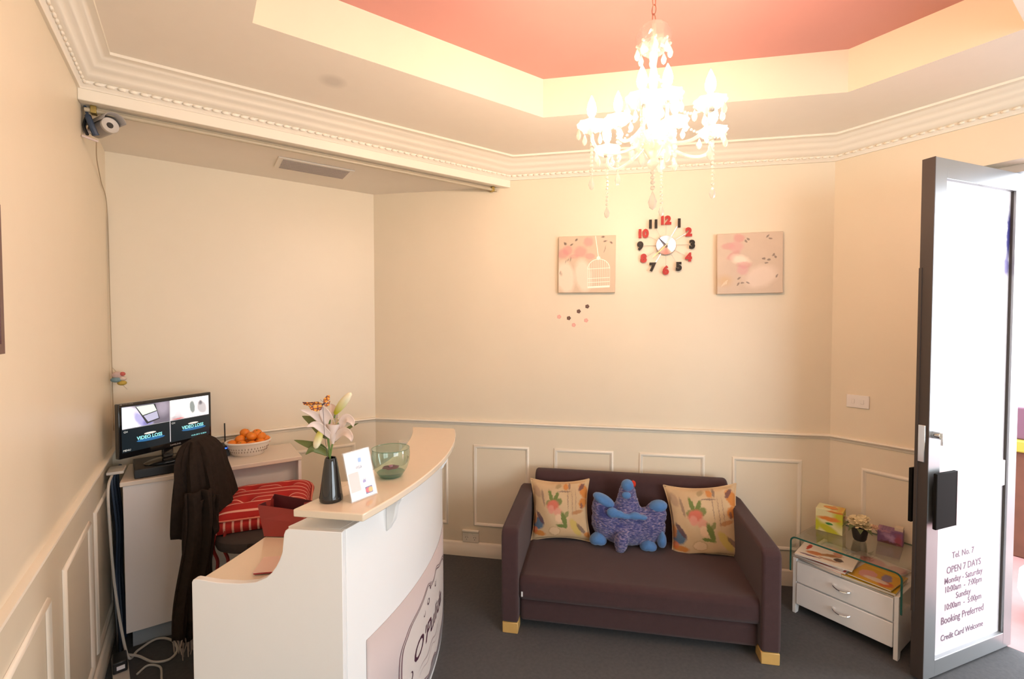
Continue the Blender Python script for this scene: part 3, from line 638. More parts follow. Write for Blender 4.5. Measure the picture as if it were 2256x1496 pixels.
# ------------------------------------------------------------------ on the diagonal wall
RZ = radians(-45)
def canvas(label, u0, u1, z0, z1, m, roll=0.0):
    w, h = u1 - u0, z1 - z0
    o = thing('canvas_print', label, 'picture', dg((u0 + u1) / 2, 0.0, (z0 + z1) / 2), RZ, 'canvas prints beside the clock')
    q = MB().box(-w / 2, w / 2, -0.030, -0.002, -h / 2, h / 2).build('canvas', m, o, bevel=0.003); q.rotation_euler = (0, roll, 0)
    return o
dk = (0.10, 0.06, 0.05); pk = (0.62, 0.27, 0.25); lt = (0.84, 0.72, 0.58)
blobsA = [(-0.13, -0.08, 0.055, 0.10, 8, lt, 0.2, 0.8), (-0.02, -0.07, 0.05, 0.10, 8, lt, 0.2, 0.8), (-0.15, 0.07, 0.035, 0.03, 0, pk, 0.25, 0.65), (-0.12, 0.09, 0.03, 0.03, 0, pk, 0.25, 0.65), (-0.04, 0.08, 0.04, 0.035, 0, pk, 0.25, 0.65), (0.01, 0.14, 0.03, 0.03, 0, pk, 0.25, 0.65), (0.02, 0.05, 0.03, 0.02, 0, pk, 0.25, 0.6), (-0.08, 0.05, 0.03, 0.015, 0, pk, 0.25, 0.5)]
for x, z, a in ((-0.135, 0.135, -40), (-0.095, 0.125, 30), (-0.066, 0.155, 60), (0.115, 0.142, 10), (0.150, 0.132, -30), (0.10, 0.168, 0)): blobsA.append((x, z, 0.010, 0.005, a, dk, 0.5, 0.9))
for x, z in ((-0.13, 0.02), (-0.115, 0.03), (-0.10, 0.035), (0.115, 0.10), (0.11, 0.08), (-0.165, -0.05)): blobsA.append((x, z, 0.003, 0.012, -20, dk, 0.5, 0.5))
blobsA += [(-0.16, -0.055, 0.008, 0.014, 0, (0.3, 0.2, 0.12), 0.5, 0.5)]
can1 = canvas('square beige floral canvas print with a white birdcage, left of the clock', -0.245, 0.110, 1.762, 2.118, print_mat('birdcage_print', (0.62, 0.49, 0.35), blobsA, 'xz', 0.5, dist=0.02, dscale=30, var=0.06), radians(0.4))
# white domed birdcage painted on the print
cb = MB()
cx0, cw, cz0 = 0.075, 0.068, -0.145
for z, r in ((cz0, 0.006), (cz0 + 0.030, 0.0018), (cz0 + 0.055, 0.0018), (cz0 + 0.115, 0.0018)): cb.tube([(cx0 - cw, 0, z), (cx0 + cw, 0, z + 0.006)], r, 4)
dome = [(cx0 + cw * cos(a), 0, cz0 + 0.115 + 0.062 * sin(a)) for a in [pi * k / 14 for k in range(15)]]
cb.tube(dome, 0.002, 4)
for k in range(13):
    t = -1 + 2 * k / 12; cb.tube([(cx0 + cw * t, 0, cz0), (cx0 + cw * t, 0, cz0 + 0.115 + 0.062 * sqrt(max(0, 1 - t * t)))], 0.0009, 4)
cb.tube([(cx0, 0, cz0 + 0.175), (cx0 - 0.004, 0, cz0 + 0.20), (cx0 - 0.022, 0, 0.176)], 0.0022, 4); cb.sph((cx0 - 0.002, 0, cz0 + 0.183), (0.012, 0.0015, 0.012), 10, 6)
cb.merge(MB(), None)
cg = MB().merge(cb, lambda v: Vector((v.x, v.y * 0.15 - 0.0306, v.z)))
cg.build('birdcage_motif', mat('white_ink', (0.95, 0.90, 0.78), 0.35), can1.children[0])
blobsB = [(-0.06, 0.15, 0.03, 0.025, 0, pk, 0.25, 0.65), (-0.12, 0.105, 0.035, 0.02, 0, pk, 0.25, 0.6), (-0.075, 0.10, 0.04, 0.03, 0, (0.66, 0.34, 0.32), 0.25, 0.65), (-0.09, 0.05, 0.04, 0.02, 30, pk, 0.25, 0.6), (-0.05, 0.02, 0.05, 0.025, -20, lt, 0.4, 0.9), (-0.03, -0.01, 0.04, 0.02, 0, pk, 0.25, 0.6),
          (-0.04, -0.04, 0.03, 0.03, 0, (0.66, 0.34, 0.34), 0.25, 0.6), (0.06, -0.08, 0.09, 0.06, 20, (0.80, 0.66, 0.55), 0.25, 0.65), (-0.14, -0.10, 0.04, 0.03, 0, (0.62, 0.42, 0.22), 0.6, 0.7)]
for x, z, a in ((-0.02, 0.13, -50), (-0.01, 0.14, -50), (0.10, 0.155, 40), (0.115, 0.14, -20), (0.075, 0.025, 10), (0.105, 0.018, 0), (0.13, 0.045, 60), (0.14, 0.03, -60), (-0.06, -0.09, 30), (-0.04, -0.115, 0), (-0.065, -0.12, 60), (-0.01, -0.115, -30), (0.145, -0.08, 50), (0.09, 0.0, 0)): blobsB.append((x, z, 0.011, 0.005, a, dk, 0.25, 0.65))
for x, z in ((-0.15, -0.12), (-0.14, -0.115), (-0.13, -0.11)): blobsB.append((x, z, 0.002, 0.014, -30, (0.85, 0.75, 0.6), 0.25, 0.65))
canvas('square beige canvas print with pink blossoms and butterflies, right of the clock', 0.704, 1.067, 1.744, 2.103, print_mat('blossom_print', (0.62, 0.49, 0.37), blobsB, 'xz', 0.5, dist=0.02, dscale=30, var=0.06), radians(-0.6))

clock = thing('wall_clock', 'spoked wall clock with red and black numerals and a silver dial', 'clock', dg(0.411, 0.0, 2.046), RZ)
cred = mat('red_numeral', (0.45, 0.035, 0.03), 0.5, spec=0.3); cblk = mat('black_numeral', (0.022, 0.016, 0.012), 0.5, spec=0.25)
for k in range(1, 13):
    a = pi / 2 - 2 * pi * k / 12; R_ = 0.152
    t = text_mb(str(k), 0.066, ext=0.003, off=0.0048); xs = [v[0] for v in t.v]; ys = [v[1] for v in t.v]; mx_, my_ = (min(xs) + max(xs)) / 2, (min(ys) + max(ys)) / 2
    sc = 1.0
    b = MB().merge(t, lambda v: Vector(((v.x - mx_) * sc + R_ * cos(a), -0.020 - v.z, (v.y - my_) * sc + R_ * sin(a))))
    o = b.build('numeral', cred if k % 2 == 0 else cblk, clock, smooth=False)
    o['label'] = ('red' if k % 2 == 0 else 'black') + ' numeral'
    MB().tube([(0.05 * cos(a), -0.016, 0.05 * sin(a)), ((R_ - 0.02) * cos(a), -0.018, (R_ - 0.02) * sin(a))], 0.0011, 5).build('spoke', M['chrome'], clock)
b = MB().lathe([(0.0, 0.012), (0.010, 0.013), (0.057, 0.0225), (0.059, 0.021), (0.059, 0.012), (0.0, 0.002)], 48, fn=lambda v: Vector((v.x, -v.z, v.y)))
dialm = bpy.data.materials.new('brushed_dial'); dialm.use_nodes = True
p_ = dialm.node_tree.nodes['Principled BSDF']; p_.inputs['Metallic'].default_value = 1; p_.inputs['Roughness'].default_value = 0.25; p_.inputs['Base Color'].default_value = (0.78, 0.72, 0.74, 1); p_.inputs['Anisotropic'].default_value = 0.9
tg_ = dialm.node_tree.nodes.new('ShaderNodeTangent'); tg_.direction_type = 'RADIAL'; tg_.axis = 'Y'; dialm.node_tree.links.new(tg_.outputs[0], p_.inputs['Tangent'])
b.build('dial', dialm, clock)
def hand(name, ang, L, w, m, y):
    a = radians(90 - ang); d = Vector((cos(a), 0, sin(a))); s = Vector((-sin(a), 0, cos(a)))
    P = [d * -0.012 + s * w, d * -0.012 - s * w, d * L - s * w * 0.4, d * L + s * w * 0.4]
    MB().add([p + Vector((0, y, 0)) for p in P] + [p + Vector((0, y - 0.0015, 0)) for p in P], [(0, 1, 2, 3), (7, 6, 5, 4), (0, 4, 5, 1), (1, 5, 6, 2), (2, 6, 7, 3), (3, 7, 4, 0)]).build(name, m, clock, smooth=False)
hand('hour_hand', 316, 0.062, 0.0035, M['ink'], -0.026); hand('minute_hand', 226, 0.108, 0.0038, mat('brass_hand', (0.75, 0.55, 0.22), 0.2, metal=1.0), -0.029); hand('second_hand', 50, 0.058, 0.0016, M['chrome'], -0.031)
MB().tube([(0, -0.012, 0), (0, -0.034, 0)], 0.004, 12).build('hub', M['chrome'], clock)

pd = mat('pale_pink_sticker', (0.78, 0.40, 0.34), 0.6); bd = mat('brown_sticker', (0.13, 0.065, 0.05), 0.5)
for u, z, m, lab in ((-0.063, 1.677, bd, 'dark brown flower wall sticker, highest of the cluster under the birdcage print'), (-0.117, 1.646, bd, 'dark reddish flower wall sticker, second from the top of the cluster'), (-0.180, 1.603, bd, 'dark brown flower wall sticker, lowest of the three dark ones'),
                     (-0.242, 1.612, pd, 'pale pink flower wall sticker at the left end of the cluster'), (-0.070, 1.588, pd, 'pale pink flower wall sticker below the highest dark one'), (-0.148, 1.559, pd, 'pale pink flower wall sticker, lowest of the whole cluster')):
    b = MB()
    for k in range(5): b.lathe([(0.0, 0.0), (0.0066, 0.0), (0.006, 0.0016), (0.0, 0.002)], 10, c=(0.0072 * cos(2 * pi * k / 5), 0, 0.0072 * sin(2 * pi * k / 5)), fn=lambda v: Vector((v.x, -v.z, v.y)))
    o = tag(b.build('wall_sticker', m, loc=dg(u, 0.0004, z), rot=(0, 0, RZ)), lab, 'sticker', 'flower stickers on the wall')
    b = MB().lathe([(0.0, 0.0), (0.004, 0.0), (0.0, 0.0032)], 10, fn=lambda v: Vector((v.x, -v.z, v.y))); b.build('sticker_centre', M['cream'] if m is pd else mat('yellow_dot', (0.35, 0.22, 0.08), 0.5), o)

pl = mat('white_switch_plastic', (0.80, 0.76, 0.72), 0.3)
o = thing('light_switch', 'white double light switch plate on the right wall near the door', 'light switch', (XR, 1.0225, 1.128), radians(-90))
MB().box(-0.054, 0.054, -0.009, 0, -0.036, 0.036).build('plate', pl, o, bevel=0.003)
for dx in (-0.022, 0.022): MB().box(dx - 0.008, dx + 0.008, -0.012, -0.009, -0.012, 0.012).build('rocker', pl, o, bevel=0.0015)
o = thing('power_outlet', 'cream double power outlet low on the diagonal wall left of the sofa', 'power outlet', dg(-0.833, 0.0, 0.128), RZ)
MB().box(-0.056, 0.056, -0.011, 0, -0.034, 0.036).build('plate', M['trim'], o, bevel=0.003)
for dx in (-0.028, 0.028):
    MB().box(dx - 0.010, dx + 0.010, -0.0135, -0.011, 0.014, 0.026).build('switch', M['trim'], o, bevel=0.001)
    b = MB()
    for (x, z, a) in ((-0.007, 0.0, 30), (0.007, 0.0, -30), (0.0, -0.014, 0)):
        c_, s_ = cos(radians(a)), sin(radians(a)); b.box(-0.0013, 0.0013, -0.0114, -0.0105, -0.004, 0.004, fn=lambda v: Vector((dx + x + v.x * c_ + v.z * s_, v.y, z - v.x * s_ + v.z * c_)))
    b.build('socket_slots', M['ink'], o, smooth=False)
MB().box(-0.058, 0.058, -0.020, 0.0, 0.036, 0.052).build('cover_lip', M['trim'], o, bevel=0.004)

# picture on the left wall, mostly out of frame
o = thing('picture_frame', 'dark framed picture hanging on the left wall at the edge of view', 'picture', (XL, 1.205, 1.655), radians(90))
fr = MB()
W2, H2, FW = 0.285, 0.165, 0.022
for (x0, x1, z0, z1) in ((-W2, W2, H2 - FW, H2), (-W2, W2, -H2, -H2 + FW), (-W2, -W2 + FW, -H2 + FW, H2 - FW), (W2 - FW, W2, -H2 + FW, H2 - FW)): fr.box(x0, x1, -0.018, 0.0, z0, z1)
fr.build('frame', mat('dark_red_wood', (0.10, 0.03, 0.025), 0.35), o, smooth=False)
MB().box(-W2 + FW, W2 - FW, -0.008, -0.001, -H2 + FW, H2 - FW).build('mount', M['film'], o, smooth=False)

# ------------------------------------------------------------------ alcove: rail, vent, camera, hanging bits
o = thing('curtain_rail', 'long beige metal rail under the alcove beam', 'rail', (XL, 2.565, ZALC))
MB().tube([(0.012, 0, -0.020), (2.01, 0, -0.020)], 0.009, 10).build('rod', M['rail'], o)
MB().box(0.012, 2.0, 0.012, 0.040, -0.014, 0.0).build('track', M['rail'], o, bevel=0.002)
for x in (0.03, 1.97): MB().box(x, x + 0.02, -0.012, 0.022, -0.032, 0.0).build('end_bracket', mat('aged_brass', (0.45, 0.33, 0.10), 0.35, metal=0.6), o, bevel=0.003)
o = thing('air_vent', 'long beige slotted air vent in the alcove ceiling', 'vent', (0.585, 2.845, ZALC))
MB().box(-0.20, 0.20, -0.095, 0.095, -0.008, 0.0).build('frame', M['ceil'], o, bevel=0.003)
b = MB()
for i in range(11): b.box(-0.175, 0.175, -0.078 + 0.0150 * i, -0.0705 + 0.0150 * i, -0.0105, -0.008)
b.build('slats', mat('dusty_slats', (0.46, 0.40, 0.36), 0.6), o, smooth=False)

o = thing('security_camera', 'grey bullet security camera with sun shield under the alcove ceiling', 'security camera', (-0.290, 2.59, 2.392), radians(28))
fy = lambda v: Vector((v.x, -v.z, v.y))
cg_ = mat('camera_grey', (0.34, 0.31, 0.29), 0.4)
MB().lathe([(0.0, -0.10), (0.024, -0.10), (0.030, -0.09), (0.030, 0.02), (0.027, 0.030), (0.022, 0.026), (0.0, 0.024)], 28, fn=fy).build('barrel', cg_, o)
MB().lathe([(0.022, 0.030), (0.030, 0.034), (0.032, 0.028), (0.030, 0.020)], 28, fn=fy).build('front_ring', mat('pale_ring', (0.55, 0.50, 0.44), 0.4), o)
MB().lathe([(0.0, 0.034), (0.010, 0.034), (0.014, 0.026), (0.0, 0.026)], 20, fn=fy).build('lens', M['gloss'], o)
b = MB(); b.grid(lambda s, t: Vector((0.037 * cos(pi * s), 0.10 - 0.175 * t, 0.008 + 0.034 * sin(pi * s))), 16, 3)
b.build('sun_shield', cg_, o, solid=0.002)
MB().tube([(-0.02, 0.05, -0.02), (-0.06, 0.05, -0.03), (-0.085, 0.07, -0.03)], 0.009, 8).box(-0.10, -0.085, 0.03, 0.11, -0.06, 0.03).build('bracket', cg_, o)
o = thing('cable_bundle', 'dark blue camera cable and plug taped at the top of the left wall', 'cable', (XL, 2.575, 2.455))
MB().tube(spl([(0.012, 0.0, 0.0), (0.022, -0.01, -0.04), (0.035, -0.02, -0.085), (0.045, -0.01, -0.115)]), [0.005] * 6 + [0.011] * 12 + [0.013], 8).build('dark_lead', M['cable_b'], o)
MB().tube(spl([(0.018, 0.01, -0.03), (0.008, 0.0, -0.08), (0.02, -0.02, -0.12)]), 0.006, 8).build('black_lead', M['black'], o)
MB().tube([(0.002, -0.02, -0.128), (0.05, 0.0, -0.135)], 0.005, 8).build('connector', mat('pale_connector', (0.62, 0.50, 0.45), 0.4), o)
MB().tube(spl([(0.045, 0.0, -0.13), (0.02, 0.2, -0.155), (0.006, 0.42, -0.20), (0.006, 0.590, -0.30), (0.008, 0.592, -0.8), (0.010, 0.594, -1.45)], 10), 0.0022, 6).build('thin_wire', mat('wall_wire', (0.42, 0.33, 0.22), 0.5), o)
o = thing('hanging_ornament', 'small colourful patchwork ornament hanging in the alcove corner', 'ornament', (XL + 0.045, 3.10, 1.28))
for (c, r, cl) in (((-0.008, 0, 0.022), (0.024, 0.016, 0.018), (0.55, 0.40, 0.36)), ((0.012, 0, 0.026), (0.013, 0.017, 0.011), (0.55, 0.12, 0.10)), ((-0.012, -0.004, -0.002), (0.024, 0.016, 0.014), (0.18, 0.28, 0.30)), ((0.010, -0.002, -0.020), (0.020, 0.015, 0.013), (0.48, 0.34, 0.06)), ((0.012, 0.0, 0.002), (0.018, 0.016, 0.012), (0.60, 0.50, 0.42))):
    MB().sph(c, r, 12, 8).build('patch', mat('patch_fabric', cl, 0.8, var=0.3, vscale=60), o)
MB().tube([(0.012, 0, -0.03), (0.03, 0, -0.055)], 0.0015, 5).tube([(-0.01, 0, 0.035), (-0.035, 0.06, 0.06)], 0.0012, 5).build('string', M['rail'], o)

# ------------------------------------------------------------------ back desk
DZ = 0.820; DY = 2.80
desk = thing('back_desk', 'long white desk with pale top along the alcove wall', 'desk', (XL, YB, 0))
dx = lambda x: x - XL
pale = mat('pale_desk_top', (0.78, 0.68, 0.58), 0.22, coat=0.2)
MB().box(dx(-0.300), dx(0.488), DY - YB, -0.022, DZ - 0.022, DZ).build('desk_top', pale, desk, bevel=0.003)
MB().box(dx(-0.290), dx(0.02), DY - YB + 0.012, -0.03, 0.09, DZ - 0.022).build('pedestal', M['grey'], desk, bevel=0.002)
MB().box(dx(-0.27), dx(0.0), DY - YB + 0.05, -0.05, 0.0, 0.09).build('plinth', mat('grey_blue_plinth', (0.34, 0.38, 0.42), 0.5), desk, smooth=False)
MB().box(dx(0.02), dx(0.470), -0.300, -0.282, 0.12, DZ - 0.022).build('modesty_panel', M['white'], desk, smooth=False)
MB().box(dx(0.470), dx(0.486), DY - YB + 0.006, -0.03, 0.0, DZ - 0.022).build('end_panel', M['white'], desk, bevel=0.001)

# monitor
a_ = atan2(0.26, 0.371); MW, MH = 0.453, 0.262
mon = thing('monitor', 'black widescreen monitor showing four security camera views on the desk', 'monitor', (-0.115, 2.95, DZ + 0.045), a_)
z0 = 0.923 - (DZ + 0.045); W2 = MW / 2
MB().box(-W2, W2, 0.0, 0.030, z0, z0 + MH).build('casing', M['gloss'], mon, bevel=0.004)
scrm = mat('dark_screen', (0.004, 0.005, 0.006), 0.15, emit=(0.012, 0.018, 0.022), es=1.0)
SX0, SX1, SZ0, SZ1 = -W2 + 0.012, W2 - 0.012, z0 + 0.028, z0 + MH - 0.014
scr = MB().box(SX0, SX1, -0.0012, 0.0, SZ0, SZ1).build('screen', scrm, mon, smooth=False)
mxx, mzz = (SX0 + SX1) / 2 + 0.004, (SZ0 + SZ1) / 2 + 0.002
def view(name, x0, x1, z0_, z1_, base, blobs, es=1.0):
    m = print_mat(name + '_image', base, blobs, 'xz', 0.4, dist=0.008, dscale=40, emit=True, es=es)
    return MB().box(x0, x1, -0.0018, -0.0012, z0_, z1_).build(name, m, scr, smooth=False)
qx0, qx1 = SX0 + 0.002, mxx - 0.002; qz0, qz1 = mzz + 0.002, SZ1 - 0.003
cxa, cza = (qx0 + qx1) / 2, (qz0 + qz1) / 2
view('camera_view', qx0, qx1, qz0, qz1, (0.13, 0.12, 0.16), [(cxa - 0.095, cza - 0.035, 0.120, 0.085, -22, (0.86, 0.87, 1.0), 0.12, 1), (cxa - 0.030, cza - 0.020, 0.020, 0.050, 28, (0.26, 0.26, 0.55), 0.35, 0.85), (cxa + 0.005, cza - 0.040, 0.022, 0.018, 0, (0.10, 0.10, 0.35), 0.4, 0.8), (cxa + 0.075, cza + 0.025, 0.030, 0.04, 0, (0.28, 0.26, 0.33), 0.5, 1)], 0.9)
def quad(name, P, m, h): return MB().add([(cxa + x, -h, cza + z) for x, z in P], [(0, 1, 2, 3)]).build(name, m, scr, smooth=False)
quad('window_surround', [(-0.050, 0.046), (0.040, 0.048), (0.060, -0.030), (0.000, -0.046)], mat('screen_dark', (0.02, 0.02, 0.02), 0.5, emit=(0.03, 0.03, 0.04), es=1.0), 0.00195)
quad('window_view', [(-0.046, 0.046), (0.032, 0.047), (0.046, 0.014), (-0.018, 0.000)], mat('screen_pale_green', (0.4, 0.5, 0.4), 0.5, emit=(0.72, 0.82, 0.76), es=0.9), 0.0021)
quad('lower_view', [(-0.014, -0.004), (0.047, 0.010), (0.055, -0.026), (0.006, -0.036)], mat('screen_pale_blue', (0.3, 0.3, 0.4), 0.5, emit=(0.45, 0.46, 0.62), es=0.9), 0.0021)
qx2, qx3 = mxx + 0.002, SX1 - 0.004; cxb = (qx2 + qx3) / 2
view('camera_view', qx2, qx3, qz0, qz1, (0.95, 0.95, 1.0), [(cxb - 0.070, cza - 0.042, 0.038, 0.014, 0, (0.35, 0.33, 0.36), 0.5, 0.9), (cxb - 0.062, cza - 0.02, 0.02, 0.02, 0, (0.5, 0.5, 0.55), 0.25, 0.8), (cxb + 0.012, cza + 0.002, 0.014, 0.036, 6, (0.20, 0.24, 0.24), 0.2, 1),
     (cxb + 0.064, cza - 0.008, 0.026, 0.036, 25, (0.35, 0.35, 0.37), 0.25, 0.9), (cxb + 0.056, cza + 0.02, 0.01, 0.012, 0, (0.12, 0.12, 0.14), 0.5, 1), (cxb - 0.06, cza - 0.048, 0.03, 0.004, 0, (0.5, 0.08, 0.08), 0.5, 0.8)], 1.0)
gl = MB().box(mxx - 0.002, mxx + 0.002, -0.0019, -0.0012, SZ0 + 0.005, SZ1 - 0.003).box(SX0 + 0.002, mxx - 0.002, -0.0019, -0.0012, mzz - 0.001, mzz + 0.0012).box(mxx + 0.002, SX1 - 0.004, -0.0019, -0.0012, mzz - 0.001, mzz + 0.0012)
gl.build('view_divider', mat('screen_grey', (0.3, 0.3, 0.32), 0.4, emit=(0.6, 0.6, 0.65), es=0.6), scr, smooth=False)
cy_ = mat('screen_cyan', (0.1, 0.3, 0.3), 0.4, emit=(0.35, 0.95, 0.95), es=1.1); bl_ = mat('screen_blue', (0.02, 0.1, 0.2), 0.4, emit=(0.02, 0.12, 0.30), es=1.0); wh_ = mat('screen_white', (0.5, 0.5, 0.5), 0.4, emit=(0.75, 0.78, 0.72), es=0.8)
b1, b2, b3 = MB(), MB(), MB()
for (x0_, x1_, dz_) in ((SX0, mxx, -0.003), (mxx, SX1, 0.004)):
    cx_ = (x0_ + x1_) / 2 + 0.012; cz_ = (SZ0 + mzz) / 2 + dz_
    b1.merge(text_mb('VIDEO LOSS', 0.026, off=0.0006), lambda v: Vector((cx_ + v.x * 0.82, -0.0020, cz_ - 0.004 + v.y * 0.9)))
    b2.sph((cx_ + 0.006, -0.0014, cz_ - 0.010), (0.066, 0.0003, 0.008), 20, 6)
    b3.sph((cx_ + 0.002, -0.0014, cz_ + 0.020), (0.028, 0.0003, 0.005), 16, 6)
    b3.merge(text_mb('CH', 0.012), lambda v: Vector((x0_ + 0.016 + v.x, -0.0020, mzz - 0.018 + v.y)))
b3.merge(text_mb('MENU', 0.012), lambda v: Vector((SX0 + 0.020 + v.x, -0.0020, SZ0 + 0.006 + v.y)))
b1.merge(text_mb('12-06-2013 10:38:04', 0.010), lambda v: Vector((SX1 - 0.062 + v.x, -0.0020, SZ0 + 0.010 + v.y)))
b1.build('warning_text', cy_, scr, smooth=False); b2.build('blue_glow_band', bl_, scr, smooth=False); b3.build('overlay_text', wh_, scr, smooth=False)
tx = text_mb('SAMSUNG', 0.012); MB().merge(tx, lambda v: Vector((0.03 + v.x, -0.0008, z0 + 0.010 + v.y))).build('maker_lettering', mat('silver_ink', (0.5, 0.5, 0.5), 0.3), mon, smooth=False)
MB().box(-0.025, 0.025, 0.008, 0.026, 0.012, z0 + 0.02).build('stand_neck', M['gloss'], mon, bevel=0.004)
MB().lathe([(0.0, 0.0), (0.115, 0.0), (0.117, 0.004), (0.105, 0.009), (0.0, 0.013)], 40, fn=lambda v: Vector((v.x, v.y * 0.62, v.z))).build('stand_base', M['gloss'], mon)

o = thing('video_recorder', 'flat black video recorder box under the monitor', 'video recorder', (-0.112, 2.965, DZ), radians(6))
MB().box(-0.150, 0.130, -0.130, 0.12, 0.003, 0.045).build('casing', M['black'], o, bevel=0.003)
for x, c_ in ((0.055, (0.45, 1.0, 0.05)), (0.066, (1.0, 0.65, 0.02)), (0.077, (1.0, 0.03, 0.02))): MB().sph((x, -0.131, 0.024), (0.005, 0.002, 0.0035), 10, 6).build('indicator_light', mat('led', c_, 0.4, emit=c_, es=3.0), o)
o = thing('router', 'small black router with blue light and upright antenna behind the draped chair', 'router', (0.105, 3.085, DZ), radians(8))
MB().box(-0.055, 0.045, -0.05, 0.05, 0.0, 0.058).build('casing', M['black'], o, bevel=0.003)
MB().sph((0.022, -0.051, 0.046), (0.008, 0.002, 0.0035), 10, 6).build('indicator_light', mat('blue_led', (0.05, 0.1, 1), 0.4, emit=(0.03, 0.12, 1.0), es=4.0), o)
MB().tube([(0.038, 0.045, 0.05), (0.038, 0.05, 0.17)], 0.0035, 8).build('antenna', M['black'], o)

# basket of mandarins
o = thing('fruit_basket', 'cream woven plastic basket holding mandarins on the desk', 'basket', (0.245, 3.020, DZ), radians(-12))
bm_ = mat('cream_plastic', (0.80, 0.72, 0.64), 0.4)
ov = lambda v: Vector((v.x, v.y * 0.82, v.z))
MB().lathe([(0.0, 0.0), (0.072, 0.0), (0.080, 0.006), (0.098, 0.040), (0.112, 0.075), (0.109, 0.075), (0.094, 0.042), (0.076, 0.010), (0.0, 0.004)], 48, fn=ov).build('bowl', bm_, o)
MB().tube([ov(Vector((0.113 * cos(2 * pi * k / 48), 0.113 * sin(2 * pi * k / 48), 0.076))) for k in range(49)], 0.006, 8).build('rim', bm_, o)
b = MB()
for k in range(40):
    a = 2 * pi * k / 40
    for (zz, rr, da) in ((0.028, 0.0935, 0.05), (0.044, 0.1005, 0.10)): b.sph(ov(Vector((rr * cos(a + da), rr * sin(a + da), zz))), (0.0022, 0.0022, 0.0055), 6, 4)
b.build('weave_holes', mat('weave_shadow', (0.30, 0.22, 0.17), 0.7), o)
om = mat('mandarin_peel', (0.80, 0.22, 0.012), 0.42, var=0.08, vscale=30, bump=0.6, bscale=350)
first = None
spots = [(-0.075, -0.02, 0.070), (-0.045, 0.035, 0.072), (-0.028, -0.045, 0.068), (0.022, -0.052, 0.066), (0.060, -0.022, 0.070), (0.086, 0.012, 0.078), (0.045, 0.042, 0.070), (0.002, 0.010, 0.068), (-0.040, -0.008, 0.094), (-0.018, 0.010, 0.124), (0.018, -0.020, 0.110), (0.042, 0.012, 0.116), (0.064, 0.000, 0.100)]
labs = ['mandarin at the left end of the basket', 'mandarin at the back left of the basket', 'mandarin at the front left of the basket', 'mandarin in the front middle of the basket', 'mandarin at the front right of the basket', 'mandarin at the right end of the basket', 'mandarin at the back right of the basket', 'mandarin buried in the middle of the basket',
        'mandarin resting on the left ones in the basket', 'topmost mandarin on the left of the heap', 'mandarin in the front of the upper heap', 'topmost mandarin on the right of the heap', 'mandarin stacked right of the upper heap']
ca, sa = cos(radians(-12)), sin(radians(-12))
for i, ((x, y, z), lb_) in enumerate(zip(spots, labs)):
    if i == 0:
        first = MB().sph((0, 0, 0), (0.0275, 0.0275, 0.0245), 18, 12).build('mandarin', om); q = first
        st = MB().lathe([(0.0, 0.0262), (0.003, 0.0258), (0.0035, 0.0235), (0.0, 0.022)], 6).build('stem_end', mat('stem_green', (0.15, 0.2, 0.04), 0.7), q)
    else:
        q = first.copy(); COL.objects.link(q)
        s2 = st.copy(); COL.objects.link(s2); s2.parent = q
    q.location = (0.245 + x * ca - y * sa, 3.020 + x * sa + y * ca, DZ + z - 0.004); q.rotation_euler = (0.5 * sin(i * 2.3), 0.6 * cos(i * 1.7), i)
    tag(q, lb_, 'mandarin', 'mandarins in the basket')

# ------------------------------------------------------------------ office chair, cushion, shawl
chair = thing('office_chair', 'dark office chair draped with a black shawl between desk and counter', 'chair', (0.29, 2.515, 0), radians(-20))
fab = mat('charcoal_chair_fabric', (0.045, 0.034, 0.032), 0.9, bump=0.6, bscale=700, var=0.15, vscale=50)
def se(a, n): return abs(cos(a)) ** (2 / n) * (1 if cos(a) >= 0 else -1), abs(sin(a)) ** (2 / n) * (1 if sin(a) >= 0 else -1)
def seatpad(rx, ry, z0, z1):
    b = MB(); P = [(0.90, z0), (0.97, z0 + 0.010), (1.0, (z0 + z1) / 2), (0.985, z1 - 0.012), (0.94, z1 - 0.003), (0.8, z1)]
    vs = []; N = 40
    for s_, z in P:
        for k in range(N): c_, d_ = se(2 * pi * k / N, 3.0); vs.append((rx * s_ * c_, ry * s_ * d_, z - 0.018 * (max(0, c_) ** 3)))
    fs = [(i * N + k, i * N + (k + 1) % N, (i + 1) * N + (k + 1) % N, (i + 1) * N + k) for i in range(len(P) - 1) for k in range(N)] + [tuple(range(N))[::-1], tuple((len(P) - 1) * N + k for k in range(N))]
    return b.add(vs, fs)
seatpad(0.245, 0.235, 0.542, 0.606).build('seat', fab, chair, loc=(0.03, 0, 0))
MB().box(-0.10, 0.12, -0.10, 0.10, 0.518, 0.542).build('seat_plate', M['black'], chair, bevel=0.004)
b = MB().grid(lambda s, t: Vector((-0.245 - 0.05 * t + 0.05 * (2 * s - 1) ** 2, (2 * s - 1) * 0.122 * (1 - 0.3 * t ** 4), 0.665 + 0.30 * t)), 14, 12)
b.build('backrest', fab, chair, solid=0.045, bevel=0.012)
MB().tube(bez((-0.05, 0, 0.545), (-0.26, 0, 0.53), (-0.305, 0, 0.58), (-0.29, 0, 0.78), 10), 0.014, 8, flat=1.8).build('back_bar', M['black'], chair)
MB().tube([(0, 0, 0.54), (0, 0, 0.30)], 0.016, 14).tube([(0, 0, 0.32), (0, 0, 0.10)], 0.026, 14).build('gas_lift', M['black'], chair)
MB().tube([(0.02, -0.04, 0.535), (0.05, -0.20, 0.530), (0.055, -0.235, 0.520)], 0.006, 8).build('lever', M['black'], chair)
